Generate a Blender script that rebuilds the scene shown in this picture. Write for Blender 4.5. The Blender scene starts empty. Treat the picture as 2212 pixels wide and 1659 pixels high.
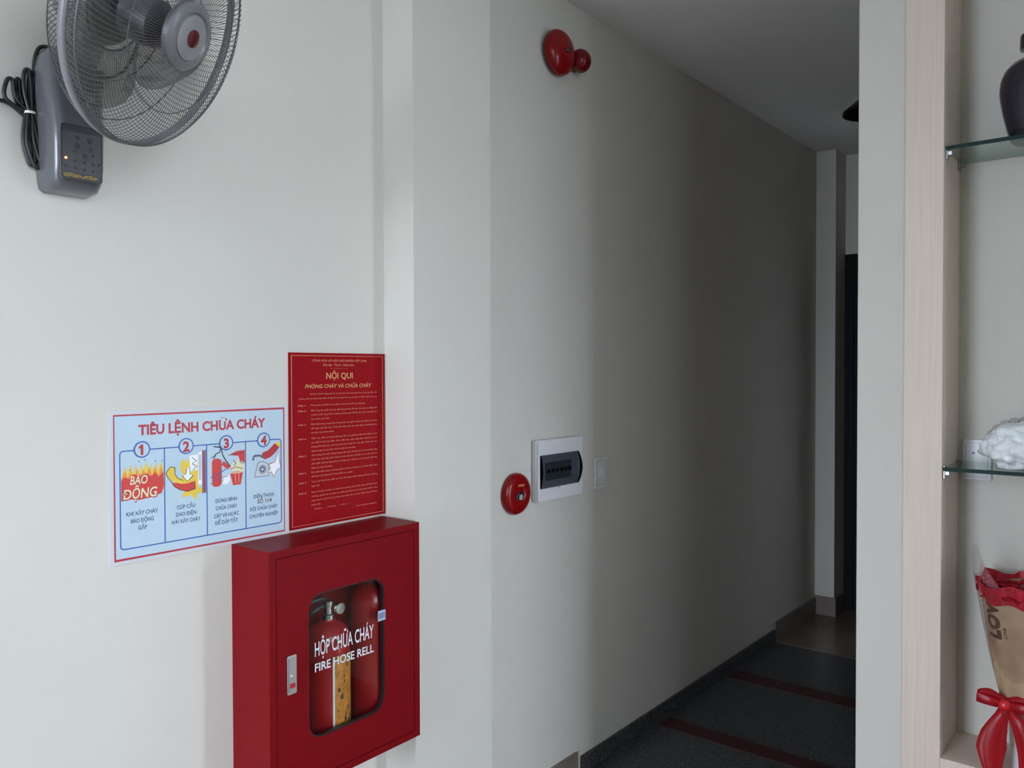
import bpy, bmesh, math, random
from mathutils import Vector, Matrix, noise
random.seed(7)
PI = math.pi
scene = bpy.context.scene
C = scene.collection

# ------------------------------------------------------------------ camera
CAM_Z = 1.43
F_PX, YAW, PITCH, ROLL = 1745.9, 0.68535, -0.017917, -0.002431
cam_data = bpy.data.cameras.new('camera')
cam = bpy.data.objects.new('camera', cam_data)
C.objects.link(cam)
cam_data.sensor_fit = 'HORIZONTAL'
cam_data.sensor_width = 36.0
cam_data.lens = F_PX / 2212 * 36.0
cam_data.clip_start = 0.02
Fw = Vector((-math.sin(YAW) * math.cos(PITCH), math.cos(YAW) * math.cos(PITCH), math.sin(PITCH)))
Rt = Vector((math.cos(YAW), math.sin(YAW), 0))
Up = Rt.cross(Fw)
r2 = Rt * math.cos(ROLL) + Up * math.sin(ROLL)
u2 = Up * math.cos(ROLL) - Rt * math.sin(ROLL)
cam.matrix_world = Matrix(((r2.x, u2.x, -Fw.x, 0), (r2.y, u2.y, -Fw.y, 0), (r2.z, u2.z, -Fw.z, CAM_Z), (0, 0, 0, 1)))
scene.camera = cam

# ------------------------------------------------------------------ light
world = bpy.data.worlds.new('overcast_sky')
scene.world = world
world.use_nodes = True
wn = world.node_tree.nodes
wn['Background'].inputs['Color'].default_value = (0.83, 0.945, 1.10, 1)
wn['Background'].inputs['Strength'].default_value = 20.5

def portal(name, loc, rot, sx, sy):
    l = bpy.data.lights.new(name, 'AREA')
    l.shape = 'RECTANGLE'
    l.size, l.size_y = sx, sy
    l.cycles.is_portal = True
    o = bpy.data.objects.new(name, l)
    o.location, o.rotation_euler = loc, rot
    C.objects.link(o)

SHOP_Y, SIDE_X = -2.0, 1.5
FRONT_OPEN = (-1.60, -0.80, 0.0, 2.45)      # x0 x1 z0 z1 of the glazed shop front behind the camera
SIDE_OPEN = (-0.80, 0.95, 0.80, 2.58)       # y0 y1 z0 z1 of the side window added for light right of the camera
LIGHT_GAP_Y = 2.29                       # unseen light gap added between this and the shelf wall
fo, so = FRONT_OPEN, SIDE_OPEN
portal('shop_front_portal', ((fo[0] + fo[1]) / 2, SHOP_Y - 0.02, (fo[2] + fo[3]) / 2), (PI / 2, 0, 0), fo[1] - fo[0], fo[3] - fo[2])
portal('added_window_portal', (SIDE_X + 0.02, (so[0] + so[1]) / 2, (so[2] + so[3]) / 2), (PI / 2, 0, PI / 2), so[1] - so[0], so[3] - so[2])

vs = scene.view_settings
vs.view_transform = 'Standard'
vs.look = 'None'
vs.gamma = 1.0
vs.exposure = -0.09
vs.use_curve_mapping = False

# ------------------------------------------------------------------ materials
def srgb(r, g, b):
    f = lambda c: (c / 255 / 12.92) if c / 255 <= 0.04045 else ((c / 255 + 0.055) / 1.055) ** 2.4
    return (f(r), f(g), f(b), 1)

def base_mat(name):
    m = bpy.data.materials.new(name)
    m.use_nodes = True
    nt = m.node_tree
    return m, nt, nt.nodes['Principled BSDF']

def mat(name, col, rough=0.5, metal=0.0, var=0.0, vscale=20.0, bump=0.0, bscale=200.0, coat=0.0, spec=0.5, stretch=None):
    m, nt, b = base_mat(name)
    col = tuple(col) if len(col) == 4 else tuple(col) + (1,)
    b.inputs['Base Color'].default_value = col
    b.inputs['Roughness'].default_value = rough
    b.inputs['Metallic'].default_value = metal
    b.inputs['Coat Weight'].default_value = coat
    b.inputs['Coat Roughness'].default_value = 0.08
    b.inputs['Specular IOR Level'].default_value = spec
    tc = nt.nodes.new('ShaderNodeTexCoord')
    src = tc.outputs['Object']
    if stretch:
        mp = nt.nodes.new('ShaderNodeMapping')
        mp.inputs['Scale'].default_value = stretch
        nt.links.new(src, mp.inputs['Vector'])
        src = mp.outputs['Vector']
    n = nt.nodes.new('ShaderNodeTexNoise')
    n.inputs['Scale'].default_value = vscale
    n.inputs['Detail'].default_value = 5
    nt.links.new(src, n.inputs['Vector'])
    cr = nt.nodes.new('ShaderNodeValToRGB')
    cr.color_ramp.elements[0].position = 0.3
    cr.color_ramp.elements[1].position = 0.7
    v = var if var else 0.02
    cr.color_ramp.elements[0].color = tuple(max(0, c * (1 - v)) for c in col[:3]) + (1,)
    cr.color_ramp.elements[1].color = tuple(min(1, c * (1 + v)) for c in col[:3]) + (1,)
    nt.links.new(n.outputs['Fac'], cr.inputs['Fac'])
    nt.links.new(cr.outputs['Color'], b.inputs['Base Color'])
    if bump:
        n2 = nt.nodes.new('ShaderNodeTexNoise')
        n2.inputs['Scale'].default_value = bscale
        n2.inputs['Detail'].default_value = 3
        nt.links.new(src, n2.inputs['Vector'])
        bp = nt.nodes.new('ShaderNodeBump')
        bp.inputs['Strength'].default_value = bump
        bp.inputs['Distance'].default_value = 0.002
        nt.links.new(n2.outputs['Fac'], bp.inputs['Height'])
        nt.links.new(bp.outputs['Normal'], b.inputs['Normal'])
    return m

def granite(name):
    m, nt, b = base_mat(name)
    tc = nt.nodes.new('ShaderNodeTexCoord')
    vo = nt.nodes.new('ShaderNodeTexVoronoi')
    vo.inputs['Scale'].default_value = 140
    n = nt.nodes.new('ShaderNodeTexNoise')
    n.inputs['Scale'].default_value = 170
    n.inputs['Detail'].default_value = 8
    cr = nt.nodes.new('ShaderNodeValToRGB')
    e = cr.color_ramp.elements
    e[0].position, e[0].color = 0.35, (0.020, 0.021, 0.022, 1)
    e[1].position, e[1].color = 0.62, (0.034, 0.035, 0.036, 1)
    k = e.new(0.74)
    k.color = (0.11, 0.112, 0.115, 1)
    mx = nt.nodes.new('ShaderNodeMath')
    mx.operation = 'MULTIPLY_ADD'
    mx.inputs[1].default_value = 0.25
    nt.links.new(tc.outputs['Object'], vo.inputs['Vector'])
    nt.links.new(tc.outputs['Object'], n.inputs['Vector'])
    nt.links.new(vo.outputs['Distance'], mx.inputs[0])
    nt.links.new(n.outputs['Fac'], mx.inputs[2])
    nt.links.new(mx.outputs[0], cr.inputs['Fac'])
    nt.links.new(cr.outputs['Color'], b.inputs['Base Color'])
    b.inputs['Roughness'].default_value = 0.35
    b.inputs['Specular IOR Level'].default_value = 0.3
    return m

def wood(name, c0, c1):
    m, nt, b = base_mat(name)
    tc = nt.nodes.new('ShaderNodeTexCoord')
    mp = nt.nodes.new('ShaderNodeMapping')
    mp.inputs['Scale'].default_value = (160, 160, 3.0)
    n = nt.nodes.new('ShaderNodeTexNoise')
    n.inputs['Scale'].default_value = 1.0
    n.inputs['Detail'].default_value = 6
    n.inputs['Distortion'].default_value = 0.6
    cr = nt.nodes.new('ShaderNodeValToRGB')
    cr.color_ramp.elements[0].position = 0.3
    cr.color_ramp.elements[0].color = c0
    cr.color_ramp.elements[1].position = 0.7
    cr.color_ramp.elements[1].color = c1
    nt.links.new(tc.outputs['Object'], mp.inputs['Vector'])
    nt.links.new(mp.outputs['Vector'], n.inputs['Vector'])
    nt.links.new(n.outputs['Fac'], cr.inputs['Fac'])
    nt.links.new(cr.outputs['Color'], b.inputs['Base Color'])
    b.inputs['Roughness'].default_value = 0.5
    bp = nt.nodes.new('ShaderNodeBump')
    bp.inputs['Strength'].default_value = 0.1
    bp.inputs['Distance'].default_value = 0.001
    nt.links.new(n.outputs['Fac'], bp.inputs['Height'])
    nt.links.new(bp.outputs['Normal'], b.inputs['Normal'])
    return m

def clear(name, tint, gloss=0.02, dark=0.0, rough=0.03):
    """thin clear sheet: tinted transparency with a fresnel reflection"""
    m, nt, b = base_mat(name)
    nt.nodes.remove(b)
    out = nt.nodes['Material Output']
    tr = nt.nodes.new('ShaderNodeBsdfTransparent')
    tr.inputs['Color'].default_value = tuple(tint) + (1,)
    gl = nt.nodes.new('ShaderNodeBsdfGlossy')
    gl.inputs['Roughness'].default_value = rough
    fc = nt.nodes.new('ShaderNodeLayerWeight')
    fc.inputs['Blend'].default_value = 0.5
    pw = nt.nodes.new('ShaderNodeMath')
    pw.operation = 'POWER'
    pw.inputs[1].default_value = 5.0
    lw = nt.nodes.new('ShaderNodeMath')
    lw.operation = 'MULTIPLY_ADD'
    lw.inputs[1].default_value = 0.75
    lw.inputs[2].default_value = gloss
    nt.links.new(fc.outputs['Facing'], pw.inputs[0])
    nt.links.new(pw.outputs[0], lw.inputs[0])
    mx = nt.nodes.new('ShaderNodeMixShader')
    nt.links.new(lw.outputs[0], mx.inputs['Fac'])
    nt.links.new(tr.outputs[0], mx.inputs[1])
    nt.links.new(gl.outputs[0], mx.inputs[2])
    nt.links.new(mx.outputs[0], out.inputs['Surface'])
    return m

def translucent(name, col, alpha, rough=0.35):
    m, nt, b = base_mat(name)
    b.inputs['Base Color'].default_value = tuple(col) + (1,)
    b.inputs['Roughness'].default_value = rough
    b.inputs['Alpha'].default_value = alpha
    return m

def emit(name, col, s):
    m, nt, b = base_mat(name)
    b.inputs['Base Color'].default_value = tuple(col) + (1,)
    b.inputs['Emission Color'].default_value = tuple(col) + (1,)
    b.inputs['Emission Strength'].default_value = s
    return m

M = {}
M['wall'] = mat('cream_wall_paint', (0.62, 0.598, 0.545), 0.85, var=0.015, vscale=3, bump=0.12, bscale=90, spec=0.08)
M['ceil'] = mat('white_ceiling_paint', (0.78, 0.775, 0.76), 0.85, var=0.01, vscale=3, spec=0.2)
M['granite'] = granite('dark_grey_granite')
M['tile'] = mat('brown_floor_tile', (0.15, 0.115, 0.085), 0.3, var=0.15, vscale=6)
M['skirt'] = mat('brown_skirting_tile', (0.19, 0.155, 0.13), 0.4, var=0.12, vscale=10)
M['pave'] = mat('grey_pavement', (0.25, 0.25, 0.24), 0.8, var=0.1, vscale=4)
M['tint'] = clear('light_dimming_glass', (0.74, 0.74, 0.73))  # dims the light let in by the added side window
M['hall_absorber'] = mat('brown_light_absorber', (0.17, 0.10, 0.05), 0.6, var=0.1, vscale=8)  # for the added sheet that soaks up hallway bounce light
M['slat'] = mat('grey_slat_shading', (0.10, 0.10, 0.10), 0.8)  # for the added slats that cut slanting window light
M['strip'] = mat('dark_red_floor_strip', (0.045, 0.006, 0.007), 0.5, var=0.2, vscale=40)
M['door'] = mat('black_door_paint', (0.006, 0.006, 0.008), 0.5, spec=0.12)
M['wood'] = wood('pale_ash_wood', (0.645, 0.53, 0.445, 1), (0.71, 0.60, 0.515, 1))
M['cabred'] = mat('red_powder_coat', (0.175, 0.003, 0.006), 0.42, var=0.05, vscale=30, spec=0.09)
M['extred'] = mat('extinguisher_red', (0.42, 0.010, 0.015), 0.22, var=0.05, coat=0.3)
M['alarmred'] = mat('alarm_red_plastic', (0.24, 0.003, 0.005), 0.22, var=0.05, coat=0.2, spec=0.25)
M['alarmred2'] = mat('alarm_lamp_red', (0.15, 0.002, 0.008), 0.2, var=0.05, coat=0.2, spec=0.25)
M['chrome'] = mat('worn_chrome', (0.72, 0.72, 0.70), 0.22, metal=1.0, var=0.1)
M['steel'] = mat('brushed_steel', (0.42, 0.42, 0.42), 0.35, metal=1.0, var=0.15)
M['black'] = mat('black_rubber', (0.010, 0.010, 0.012), 0.35)
M['dark'] = mat('dark_plastic', (0.035, 0.037, 0.042), 0.35)
M['fanbody'] = mat('grey_fan_plastic', (0.098, 0.098, 0.110), 0.28, var=0.03, coat=0.4)
M['fanpanel'] = mat('charcoal_fan_panel', (0.085, 0.085, 0.092), 0.25, var=0.05)
M['fanwire'] = mat('grey_coated_wire', (0.11, 0.11, 0.115), 0.35, metal=0.3)
M['fanband'] = mat('grey_rim_band', (0.20, 0.19, 0.20), 0.35)
M['fanhub'] = mat('grey_hub_plastic', (0.16, 0.158, 0.168), 0.3)
M['fansilver'] = mat('silver_hub_plate', (0.34, 0.34, 0.35), 0.3, metal=0.3)
M['fanblade'] = translucent('smoky_fan_blade', (0.12, 0.115, 0.10), 0.6)
M['motor'] = mat('dark_motor_grey', (0.06, 0.06, 0.062), 0.4)
M['motorgrey'] = mat('motor_cover_grey', (0.11, 0.115, 0.115), 0.4)
M['dkred'] = mat('dark_red_badge', (0.09, 0.008, 0.012), 0.25, coat=0.4)
M['led'] = emit('red_led', (1.0, 0.16, 0.08), 6.0)
M['gold'] = mat('gold_print', (0.42, 0.27, 0.04), 0.4)
M['tie'] = mat('white_cable_tie', (0.75, 0.75, 0.74), 0.35)
M['white'] = mat('white_plastic', (0.70, 0.70, 0.735), 0.3, var=0.01)
M['offwhite'] = mat('ivory_switch_plastic', (0.66, 0.66, 0.64), 0.3, var=0.01)
M['smoke'] = clear('smoked_cover', (0.42, 0.46, 0.50), gloss=0.03)
M['boxinner'] = mat('grey_panel_interior', (0.36, 0.37, 0.38), 0.5)
M['breaker'] = mat('breaker_grey', (0.13, 0.135, 0.14), 0.4)
M['glass'] = clear('clear_window_glass', (0.92, 0.95, 0.94))
M['shelfglass'] = clear('green_tinted_shelf_glass', (0.80, 0.87, 0.84))
M['glassedge'] = mat('dark_green_glass_edge', (0.015, 0.035, 0.032), 0.5, spec=0.1)
M['posterwhite'] = mat('poster_white_margin', (0.56, 0.57, 0.60), 0.4, var=0.01)
M['posterblue'] = mat('poster_pale_blue', (0.45, 0.58, 0.68), 0.4, var=0.02)
M['pred'] = mat('print_red', (0.40, 0.012, 0.025), 0.4)
M['pred2'] = mat('print_bright_red', (0.58, 0.025, 0.02), 0.4)
M['pblue'] = mat('print_blue', (0.02, 0.09, 0.38), 0.4)
M['pnavy'] = mat('print_navy', (0.05, 0.09, 0.20), 0.4)
M['pyellow'] = mat('print_yellow', (0.75, 0.52, 0.04), 0.4)
M['porange'] = mat('print_orange', (0.72, 0.25, 0.03), 0.4)
M['pwhite'] = mat('print_white', (0.82, 0.83, 0.85), 0.4)
M['pblack'] = mat('print_black', (0.02, 0.02, 0.03), 0.4)
M['pskin'] = mat('print_cream', (0.72, 0.66, 0.42), 0.4)
M['notice'] = mat('notice_red_board', (0.265, 0.007, 0.011), 0.5, var=0.03, vscale=15, spec=0.03)
M['noticegold'] = mat('notice_gold_print', (0.62, 0.34, 0.12), 0.45)
M['noticepale'] = mat('notice_pale_gold_print', (0.62, 0.22, 0.12), 0.45)
M['lettering'] = mat('pale_glass_lettering', (0.66, 0.72, 0.76), 0.5)
M['labelor'] = mat('orange_instruction_label', (0.62, 0.23, 0.035), 0.45, var=0.35, vscale=70)
M['labelbl'] = mat('pale_blue_sticker', (0.40, 0.47, 0.66), 0.45)
M['vase'] = mat('black_violet_glaze', (0.012, 0.010, 0.020), 0.22, var=0.3, coat=0.3)
M['kraft'] = mat('brown_kraft_paper', (0.42, 0.29, 0.18), 0.7, var=0.22, vscale=14, bump=0.4, bscale=40)
M['kraftprint'] = mat('dark_brown_print', (0.11, 0.055, 0.04), 0.6)
M['rose'] = mat('red_rose_petal', (0.42, 0.006, 0.02), 0.5, var=0.3, vscale=60)
M['ribbon'] = mat('red_satin_ribbon', (0.56, 0.012, 0.022), 0.3, var=0.06, vscale=20)
M['pot'] = mat('white_ceramic_pot', (0.74, 0.74, 0.78), 0.3, var=0.01)
M['cello'] = clear('clear_wrapping_film', (0.88, 0.86, 0.87))
M['pinkfilm'] = translucent('pink_net_film', (0.62, 0.20, 0.24), 0.42)
M['bag'] = mat('white_crumpled_bag', (0.80, 0.83, 0.86), 0.35, var=0.05, vscale=30)

# ------------------------------------------------------------------ mesh helpers
def link(name, me, m, parent=None, smooth=False, mtx=None):
    if m is not None:
        me.materials.clear()
        me.materials.append(M[m])
    o = bpy.data.objects.new(name, me)
    C.objects.link(o)
    if parent:
        o.parent = parent
    if mtx is not None:
        o.matrix_local = mtx
    if smooth:
        for f in me.polygons:
            f.use_smooth = True
    return o

def obj(name, bm, m, parent=None, smooth=False, mtx=None, auto=None):
    bmesh.ops.recalc_face_normals(bm, faces=bm.faces)
    me = bpy.data.meshes.new(name)
    bm.to_mesh(me)
    bm.free()
    o = link(name, me, m, parent, smooth or auto is not None, mtx)
    if auto is not None:
        me.set_sharp_from_angle(angle=auto)
    return o

def empty(name, mtx, label, cat, group=None):
    o = bpy.data.objects.new(name, None)
    C.objects.link(o)
    o.empty_display_size = 0.05
    o.matrix_world = mtx
    tag(o, label, cat, group)
    return o

def tag(o, label=None, cat=None, group=None, kind=None):
    if label: o['label'] = label
    if cat: o['category'] = cat
    if group: o['group'] = group
    if kind: o['kind'] = kind
    return o

def struct(o, label=None):
    o['kind'] = 'structure'
    if label:
        o['label'] = label
    return o

def box(bm, x0, x1, y0, y1, z0, z1, bev=0.0, seg=2):
    r = bmesh.ops.create_cube(bm, size=1.0)
    for v in r['verts']:
        v.co = Vector(((x0 + x1) / 2 + v.co.x * (x1 - x0), (y0 + y1) / 2 + v.co.y * (y1 - y0), (z0 + z1) / 2 + v.co.z * (z1 - z0)))
    if bev:
        es = list({e for v in r['verts'] for e in v.link_edges})
        bmesh.ops.bevel(bm, geom=es, offset=bev, segments=seg, affect='EDGES', profile=0.5)
    return bm

def bxo(name, m, parent, *a, bev=0.0, seg=2, mtx=None, smooth=False):
    bm = bmesh.new()
    box(bm, *a, bev=bev, seg=seg)
    return obj(name, bm, m, parent, mtx=mtx)

def lathe(bm, prof, n=48, axis_mtx=None, a0=0.0, a1=2 * PI):
    """revolve (r, z) profile round local z"""
    full = abs(a1 - a0 - 2 * PI) < 1e-6
    rows = []
    cnt = n if full else n + 1
    for r, z in prof:
        if r < 1e-6 and full:
            rows.append([bm.verts.new((0, 0, z))])
        else:
            rows.append([bm.verts.new((r * math.cos(a0 + (a1 - a0) * i / n), r * math.sin(a0 + (a1 - a0) * i / n), z)) for i in range(cnt)])
    for a, b in zip(rows, rows[1:]):
        for i in range(n):
            j = (i + 1) % cnt
            if len(a) == 1 and len(b) == 1: continue
            if len(a) == 1: bm.faces.new((a[0], b[j], b[i]))
            elif len(b) == 1: bm.faces.new((a[i], a[j], b[0]))
            else: bm.faces.new((a[i], a[j], b[j], b[i]))
    if axis_mtx is not None:
        bmesh.ops.transform(bm, matrix=axis_mtx, verts=[v for row in rows for v in row])
    return bm

def smooth_path(pts, per=8, closed=False):
    pts = [Vector(p) for p in pts]
    n = len(pts)
    out = []
    rng = n if closed else n - 1
    for i in range(rng):
        p0 = pts[(i - 1) % n] if (closed or i > 0) else pts[0]
        p1, p2 = pts[i], pts[(i + 1) % n]
        p3 = pts[(i + 2) % n] if (closed or i + 2 < n) else pts[-1]
        for k in range(per):
            t = k / per
            out.append(0.5 * ((2 * p1) + (-p0 + p2) * t + (2 * p0 - 5 * p1 + 4 * p2 - p3) * t * t + (-p0 + 3 * p1 - 3 * p2 + p3) * t ** 3))
    if not closed:
        out.append(pts[-1])
    return out

def tube(bm, pts, r, sides=6, closed=False, cap=True):
    pts = [Vector(p) for p in pts]
    n = len(pts)
    rings = []
    ref = None
    for i, p in enumerate(pts):
        a = pts[(i - 1) % n] if (closed or i > 0) else p
        b = pts[(i + 1) % n] if (closed or i < n - 1) else p
        d = (b - a)
        if d.length < 1e-9: d = Vector((0, 0, 1))
        d.normalize()
        if ref is None:
            ref = d.orthogonal().normalized()
        ref = (ref - d * ref.dot(d))
        if ref.length < 1e-6: ref = d.orthogonal()
        ref.normalize()
        s = d.cross(ref)
        rr = r[i] if isinstance(r, (list, tuple)) else r
        rings.append([bm.verts.new(p + (ref * math.cos(2 * PI * k / sides) + s * math.sin(2 * PI * k / sides)) * rr) for k in range(sides)])
    m = n if closed else n - 1
    for i in range(m):
        a, b = rings[i], rings[(i + 1) % n]
        for k in range(sides):
            bm.faces.new((a[k], a[(k + 1) % sides], b[(k + 1) % sides], b[k]))
    if cap and not closed:
        bm.faces.new(rings[0]); bm.faces.new(rings[-1])
    return bm

def rrect(x0, x1, y0, y1, r, seg=6):
    pts = []
    for cx, cy, a in ((x1 - r, y0 + r, -PI / 2), (x1 - r, y1 - r, 0), (x0 + r, y1 - r, PI / 2), (x0 + r, y0 + r, PI)):
        for k in range(seg + 1):
            t = a + PI / 2 * k / seg
            pts.append((cx + r * math.cos(t), cy + r * math.sin(t)))
    return pts

def prism(bm, pts, z0, z1):
    a = [bm.verts.new((x, y, z0)) for x, y in pts]
    b = [bm.verts.new((x, y, z1)) for x, y in pts]
    n = len(pts)
    bm.faces.new(b)
    bm.faces.new(a[::-1])
    for i in range(n):
        bm.faces.new((a[i], a[(i + 1) % n], b[(i + 1) % n], b[i]))
    return bm

def ring_prism(bm, outer, inner, z0, z1):
    n = len(outer)
    L = [[bm.verts.new((x, y, z)) for x, y in P] for P, z in ((outer, z0), (inner, z0), (outer, z1), (inner, z1))]
    for i in range(n):
        j = (i + 1) % n
        bm.faces.new((L[2][i], L[2][j], L[3][j], L[3][i]))
        bm.faces.new((L[0][i], L[1][i], L[1][j], L[0][j]))
        bm.faces.new((L[0][i], L[0][j], L[2][j], L[2][i]))
        bm.faces.new((L[1][i], L[3][i], L[3][j], L[1][j]))
    return bm

def flat(bm, pts, z):
    vs_ = [bm.verts.new((x, y, z)) for x, y in pts]
    bm.faces.new(vs_)
    return bm

def stroke(bm, pts, w, z, closed=False):
    """flat ribbon of width w along a 2-D polyline"""
    P = [Vector((x, y)) for x, y in pts]
    n = len(P)
    L, R = [], []
    for i in range(n):
        a = P[(i - 1) % n] if (closed or i > 0) else P[i]
        b = P[(i + 1) % n] if (closed or i < n - 1) else P[i]
        d = b - a
        if d.length < 1e-9: d = Vector((1, 0))
        d.normalize()
        nrm = Vector((-d.y, d.x))
        k = 1.0
        if 0 < i < n - 1 or closed:
            d1 = (P[i] - a)
            if d1.length > 1e-9:
                d1.normalize()
                c = Vector((-d1.y, d1.x)).dot(nrm)
                k = 1 / max(c, 0.5)
        L.append(bm.verts.new((P[i].x + nrm.x * w / 2 * k, P[i].y + nrm.y * w / 2 * k, z)))
        R.append(bm.verts.new((P[i].x - nrm.x * w / 2 * k, P[i].y - nrm.y * w / 2 * k, z)))
    m = n if closed else n - 1
    for i in range(m):
        j = (i + 1) % n
        bm.faces.new((R[i], R[j], L[j], L[i]))
    return bm

def _raw_text(s, bold, shear, res):
    cu = bpy.data.curves.new('lettering', 'FONT')
    cu.body = s
    cu.size = 1.0
    cu.offset = bold
    cu.shear = shear
    cu.resolution_u = res
    cu.fill_mode = 'FRONT'
    o = bpy.data.objects.new('lettering', cu)
    C.objects.link(o)
    dg = bpy.context.evaluated_depsgraph_get()
    me = bpy.data.meshes.new_from_object(o.evaluated_get(dg))
    bpy.data.objects.remove(o)
    bpy.data.curves.remove(cu)
    return me

def _x_range(s, res=1):
    me = _raw_text(s, 0, 0, res)
    xs = [v.co.x for v in me.vertices]
    bpy.data.meshes.remove(me)
    return min(xs), max(xs)

def text_mesh(s, height=None, width=None, bold=0.0, shear=0.0, align='CENTER', res=3):
    """one line of lettering as a flat mesh; the cap height and overall width are set exactly"""
    plain = s.replace('Đ', 'D').replace('đ', 'd')
    me = _raw_text(plain, bold, shear, res)
    bars = []
    for i, ch in enumerate(s):
        if ch not in 'Đđ': continue
        g0, g1 = _x_range(plain[i])
        right = _x_range(plain[:i + 1])[1]          # right edge of this letter
        left = right - (g1 - g0)
        if ch == 'Đ': bars.append((left - 0.10, left + 0.26, 0.33, 0.41 + bold))
        else: bars.append((right - 0.24, right + 0.08, 0.60, 0.665 + bold))
    if bars:
        t = bmesh.new()
        t.from_mesh(me)
        for xa, xb, ya, yb in bars:
            t.faces.new([t.verts.new((x + shear * y, y, 0)) for x, y in ((xa, ya), (xb, ya), (xb, yb), (xa, yb))])
        t.to_mesh(me)
        t.free()
    xs = [v.co.x for v in me.vertices]
    x0, x1 = min(xs), max(xs)
    CAP = 0.729
    sy = height / CAP if height else None
    sx = width / (x1 - x0) if width else None
    if sx is None: sx = sy
    if sy is None: sy = sx
    ox = {'CENTER': (x0 + x1) / 2, 'LEFT': x0, 'RIGHT': x1}[align]
    for v in me.vertices:
        v.co.x = (v.co.x - ox) * sx
        v.co.y = v.co.y * sy
    return me

def text_bm(bm, s, x, y, z, height=None, width=None, rot=0.0, **k):
    me = text_mesh(s, height, width, **k)
    t = bmesh.new()
    t.from_mesh(me)
    bmesh.ops.transform(t, matrix=Matrix.Translation((x, y, z)) @ Matrix.Rotation(rot, 4, 'Z'), verts=t.verts)
    m2 = bpy.data.meshes.new('lettering')
    t.to_mesh(m2)
    t.free()
    bm.from_mesh(m2)
    bpy.data.meshes.remove(m2)
    bpy.data.meshes.remove(me)
    return bm

def textobj(name, m, parent, lines):
    """lines: list of (string, x, y, z, kwargs)"""
    bm = bmesh.new()
    for s, x, y, z, k in lines:
        text_bm(bm, s, x, y, z, **k)
    me = bpy.data.meshes.new(name)
    bm.to_mesh(me)
    bm.free()
    return link(name, me, m, parent)

def on_x(x, y, z):
    """local frame of something on the left wall: x -> +Y, y -> +Z, z -> +X"""
    return Matrix(((0, 0, 1, x), (1, 0, 0, y), (0, 1, 0, z), (0, 0, 0, 1)))

def on_y(x, y, z):
    """local frame on a wall facing -Y: x -> +X, y -> +Z, z -> -Y"""
    return Matrix(((1, 0, 0, x), (0, 0, -1, y), (0, 1, 0, z), (0, 0, 0, 1)))

# ------------------------------------------------------------------ structure
WX = -1.609            # left wall face
CEIL = 2.683
END_Y = 4.942
P_Y0, P_Y1, P_X = 1.437, 1.736, -1.497     # near pilaster
FP_Y, FP_X = 4.76, -1.499                  # far pilaster
PART_X0, PART_X1, PART_Y = -0.695, -0.571, 2.40
BACK_Y = 2.612
G0, G1 = 2.328, 4.13                       # granite from / to

def st(name, m, *a, bev=0.0, label=None):
    return struct(bxo(name, m, None, *a, bev=bev), label)

st('wall_left', 'wall', WX - 0.15, WX, SHOP_Y, END_Y + 0.15, 0, CEIL, label='cream painted wall running from the shop into the dark hallway')
st('wall_pilaster_near', 'wall', WX, P_X, P_Y0, P_Y1, 0, CEIL, label='cream wall pillar beside the red fire cabinet')
st('wall_pilaster_far', 'wall', WX, FP_X, FP_Y, END_Y + 0.04, 0, CEIL, label='wall pillar at the dark end of the hallway')
st('wall_partition', 'wall', PART_X0, PART_X1, PART_Y, END_Y, 0, CEIL, bev=0.004, label='cream partition wall end between hallway and shelf unit')
st('wall_back', 'wall', PART_X1, SIDE_X + 0.15, BACK_Y, BACK_Y + 0.12, 0, CEIL, label='cream wall behind the glass shelves')
DOOR = (-1.499, -0.74, 2.10)
st('wall_end', 'wall', WX, PART_X0, END_Y + 0.04, END_Y + 0.16, 0, CEIL, label='end wall of the hallway')
st('wall_end_lintel', 'wall', DOOR[0], PART_X0, END_Y, END_Y + 0.04, DOOR[2], CEIL, label='wall above the black door')
st('ceiling', 'ceil', WX, SIDE_X + 0.15, SHOP_Y - 0.15, END_Y + 0.16, CEIL, CEIL + 0.12, label='flat white ceiling')
st('floor_front', 'tile', WX, SIDE_X + 0.15, SHOP_Y - 0.15, G0, -0.1, 0.0, label='brown tiled shop floor')
st('floor_front_right', 'tile', PART_X1, SIDE_X + 0.15, G0, BACK_Y, -0.1, 0.0)
gf = st('floor_granite', 'granite', WX, PART_X0 if False else PART_X1, G0, G1, -0.1, 0.0, label='dark speckled granite hallway floor with red strips')
st('floor_rear', 'tile', WX, PART_X1, G1, END_Y + 0.04, -0.1, 0.002, label='shiny brown tile floor at the end of the hallway')
for y0, y1 in ((2.865, 2.955), (3.515, 3.62)):
    bxo('red_strip', 'strip', gf, -1.585, PART_X0 - 0.02, y0, y1, -0.004, 0.0025)
# shell behind and beside the camera
x0, x1, z0, z1 = FRONT_OPEN
st('wall_front_left', 'wall', WX, x0, SHOP_Y - 0.15, SHOP_Y, 0, CEIL)
st('wall_front_right', 'wall', x1, SIDE_X + 0.15, SHOP_Y - 0.15, SHOP_Y, 0, CEIL)
st('wall_front_lintel', 'wall', x0, x1, SHOP_Y - 0.15, SHOP_Y, z1, CEIL)
y0, y1, z0, z1 = SIDE_OPEN
st('wall_right_front', 'wall', SIDE_X, SIDE_X + 0.15, SHOP_Y, y0, 0, CEIL)
st('wall_right_rear', 'wall', SIDE_X, SIDE_X + 0.15, y1, LIGHT_GAP_Y, 0, CEIL)
st('wall_right_gap_lintel', 'wall', SIDE_X, SIDE_X + 0.15, LIGHT_GAP_Y, BACK_Y, 2.2, CEIL)  # wall over the gap added to light the hallway mouth
st('wall_partition_absorber', 'hall_absorber', PART_X0 - 0.012, PART_X0, PART_Y + 0.10, END_Y, 0.065, CEIL, label='brown sheet added on the unseen partition side to darken the hallway')  # added out of view to cut and warm bounced light in the hallway
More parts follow.
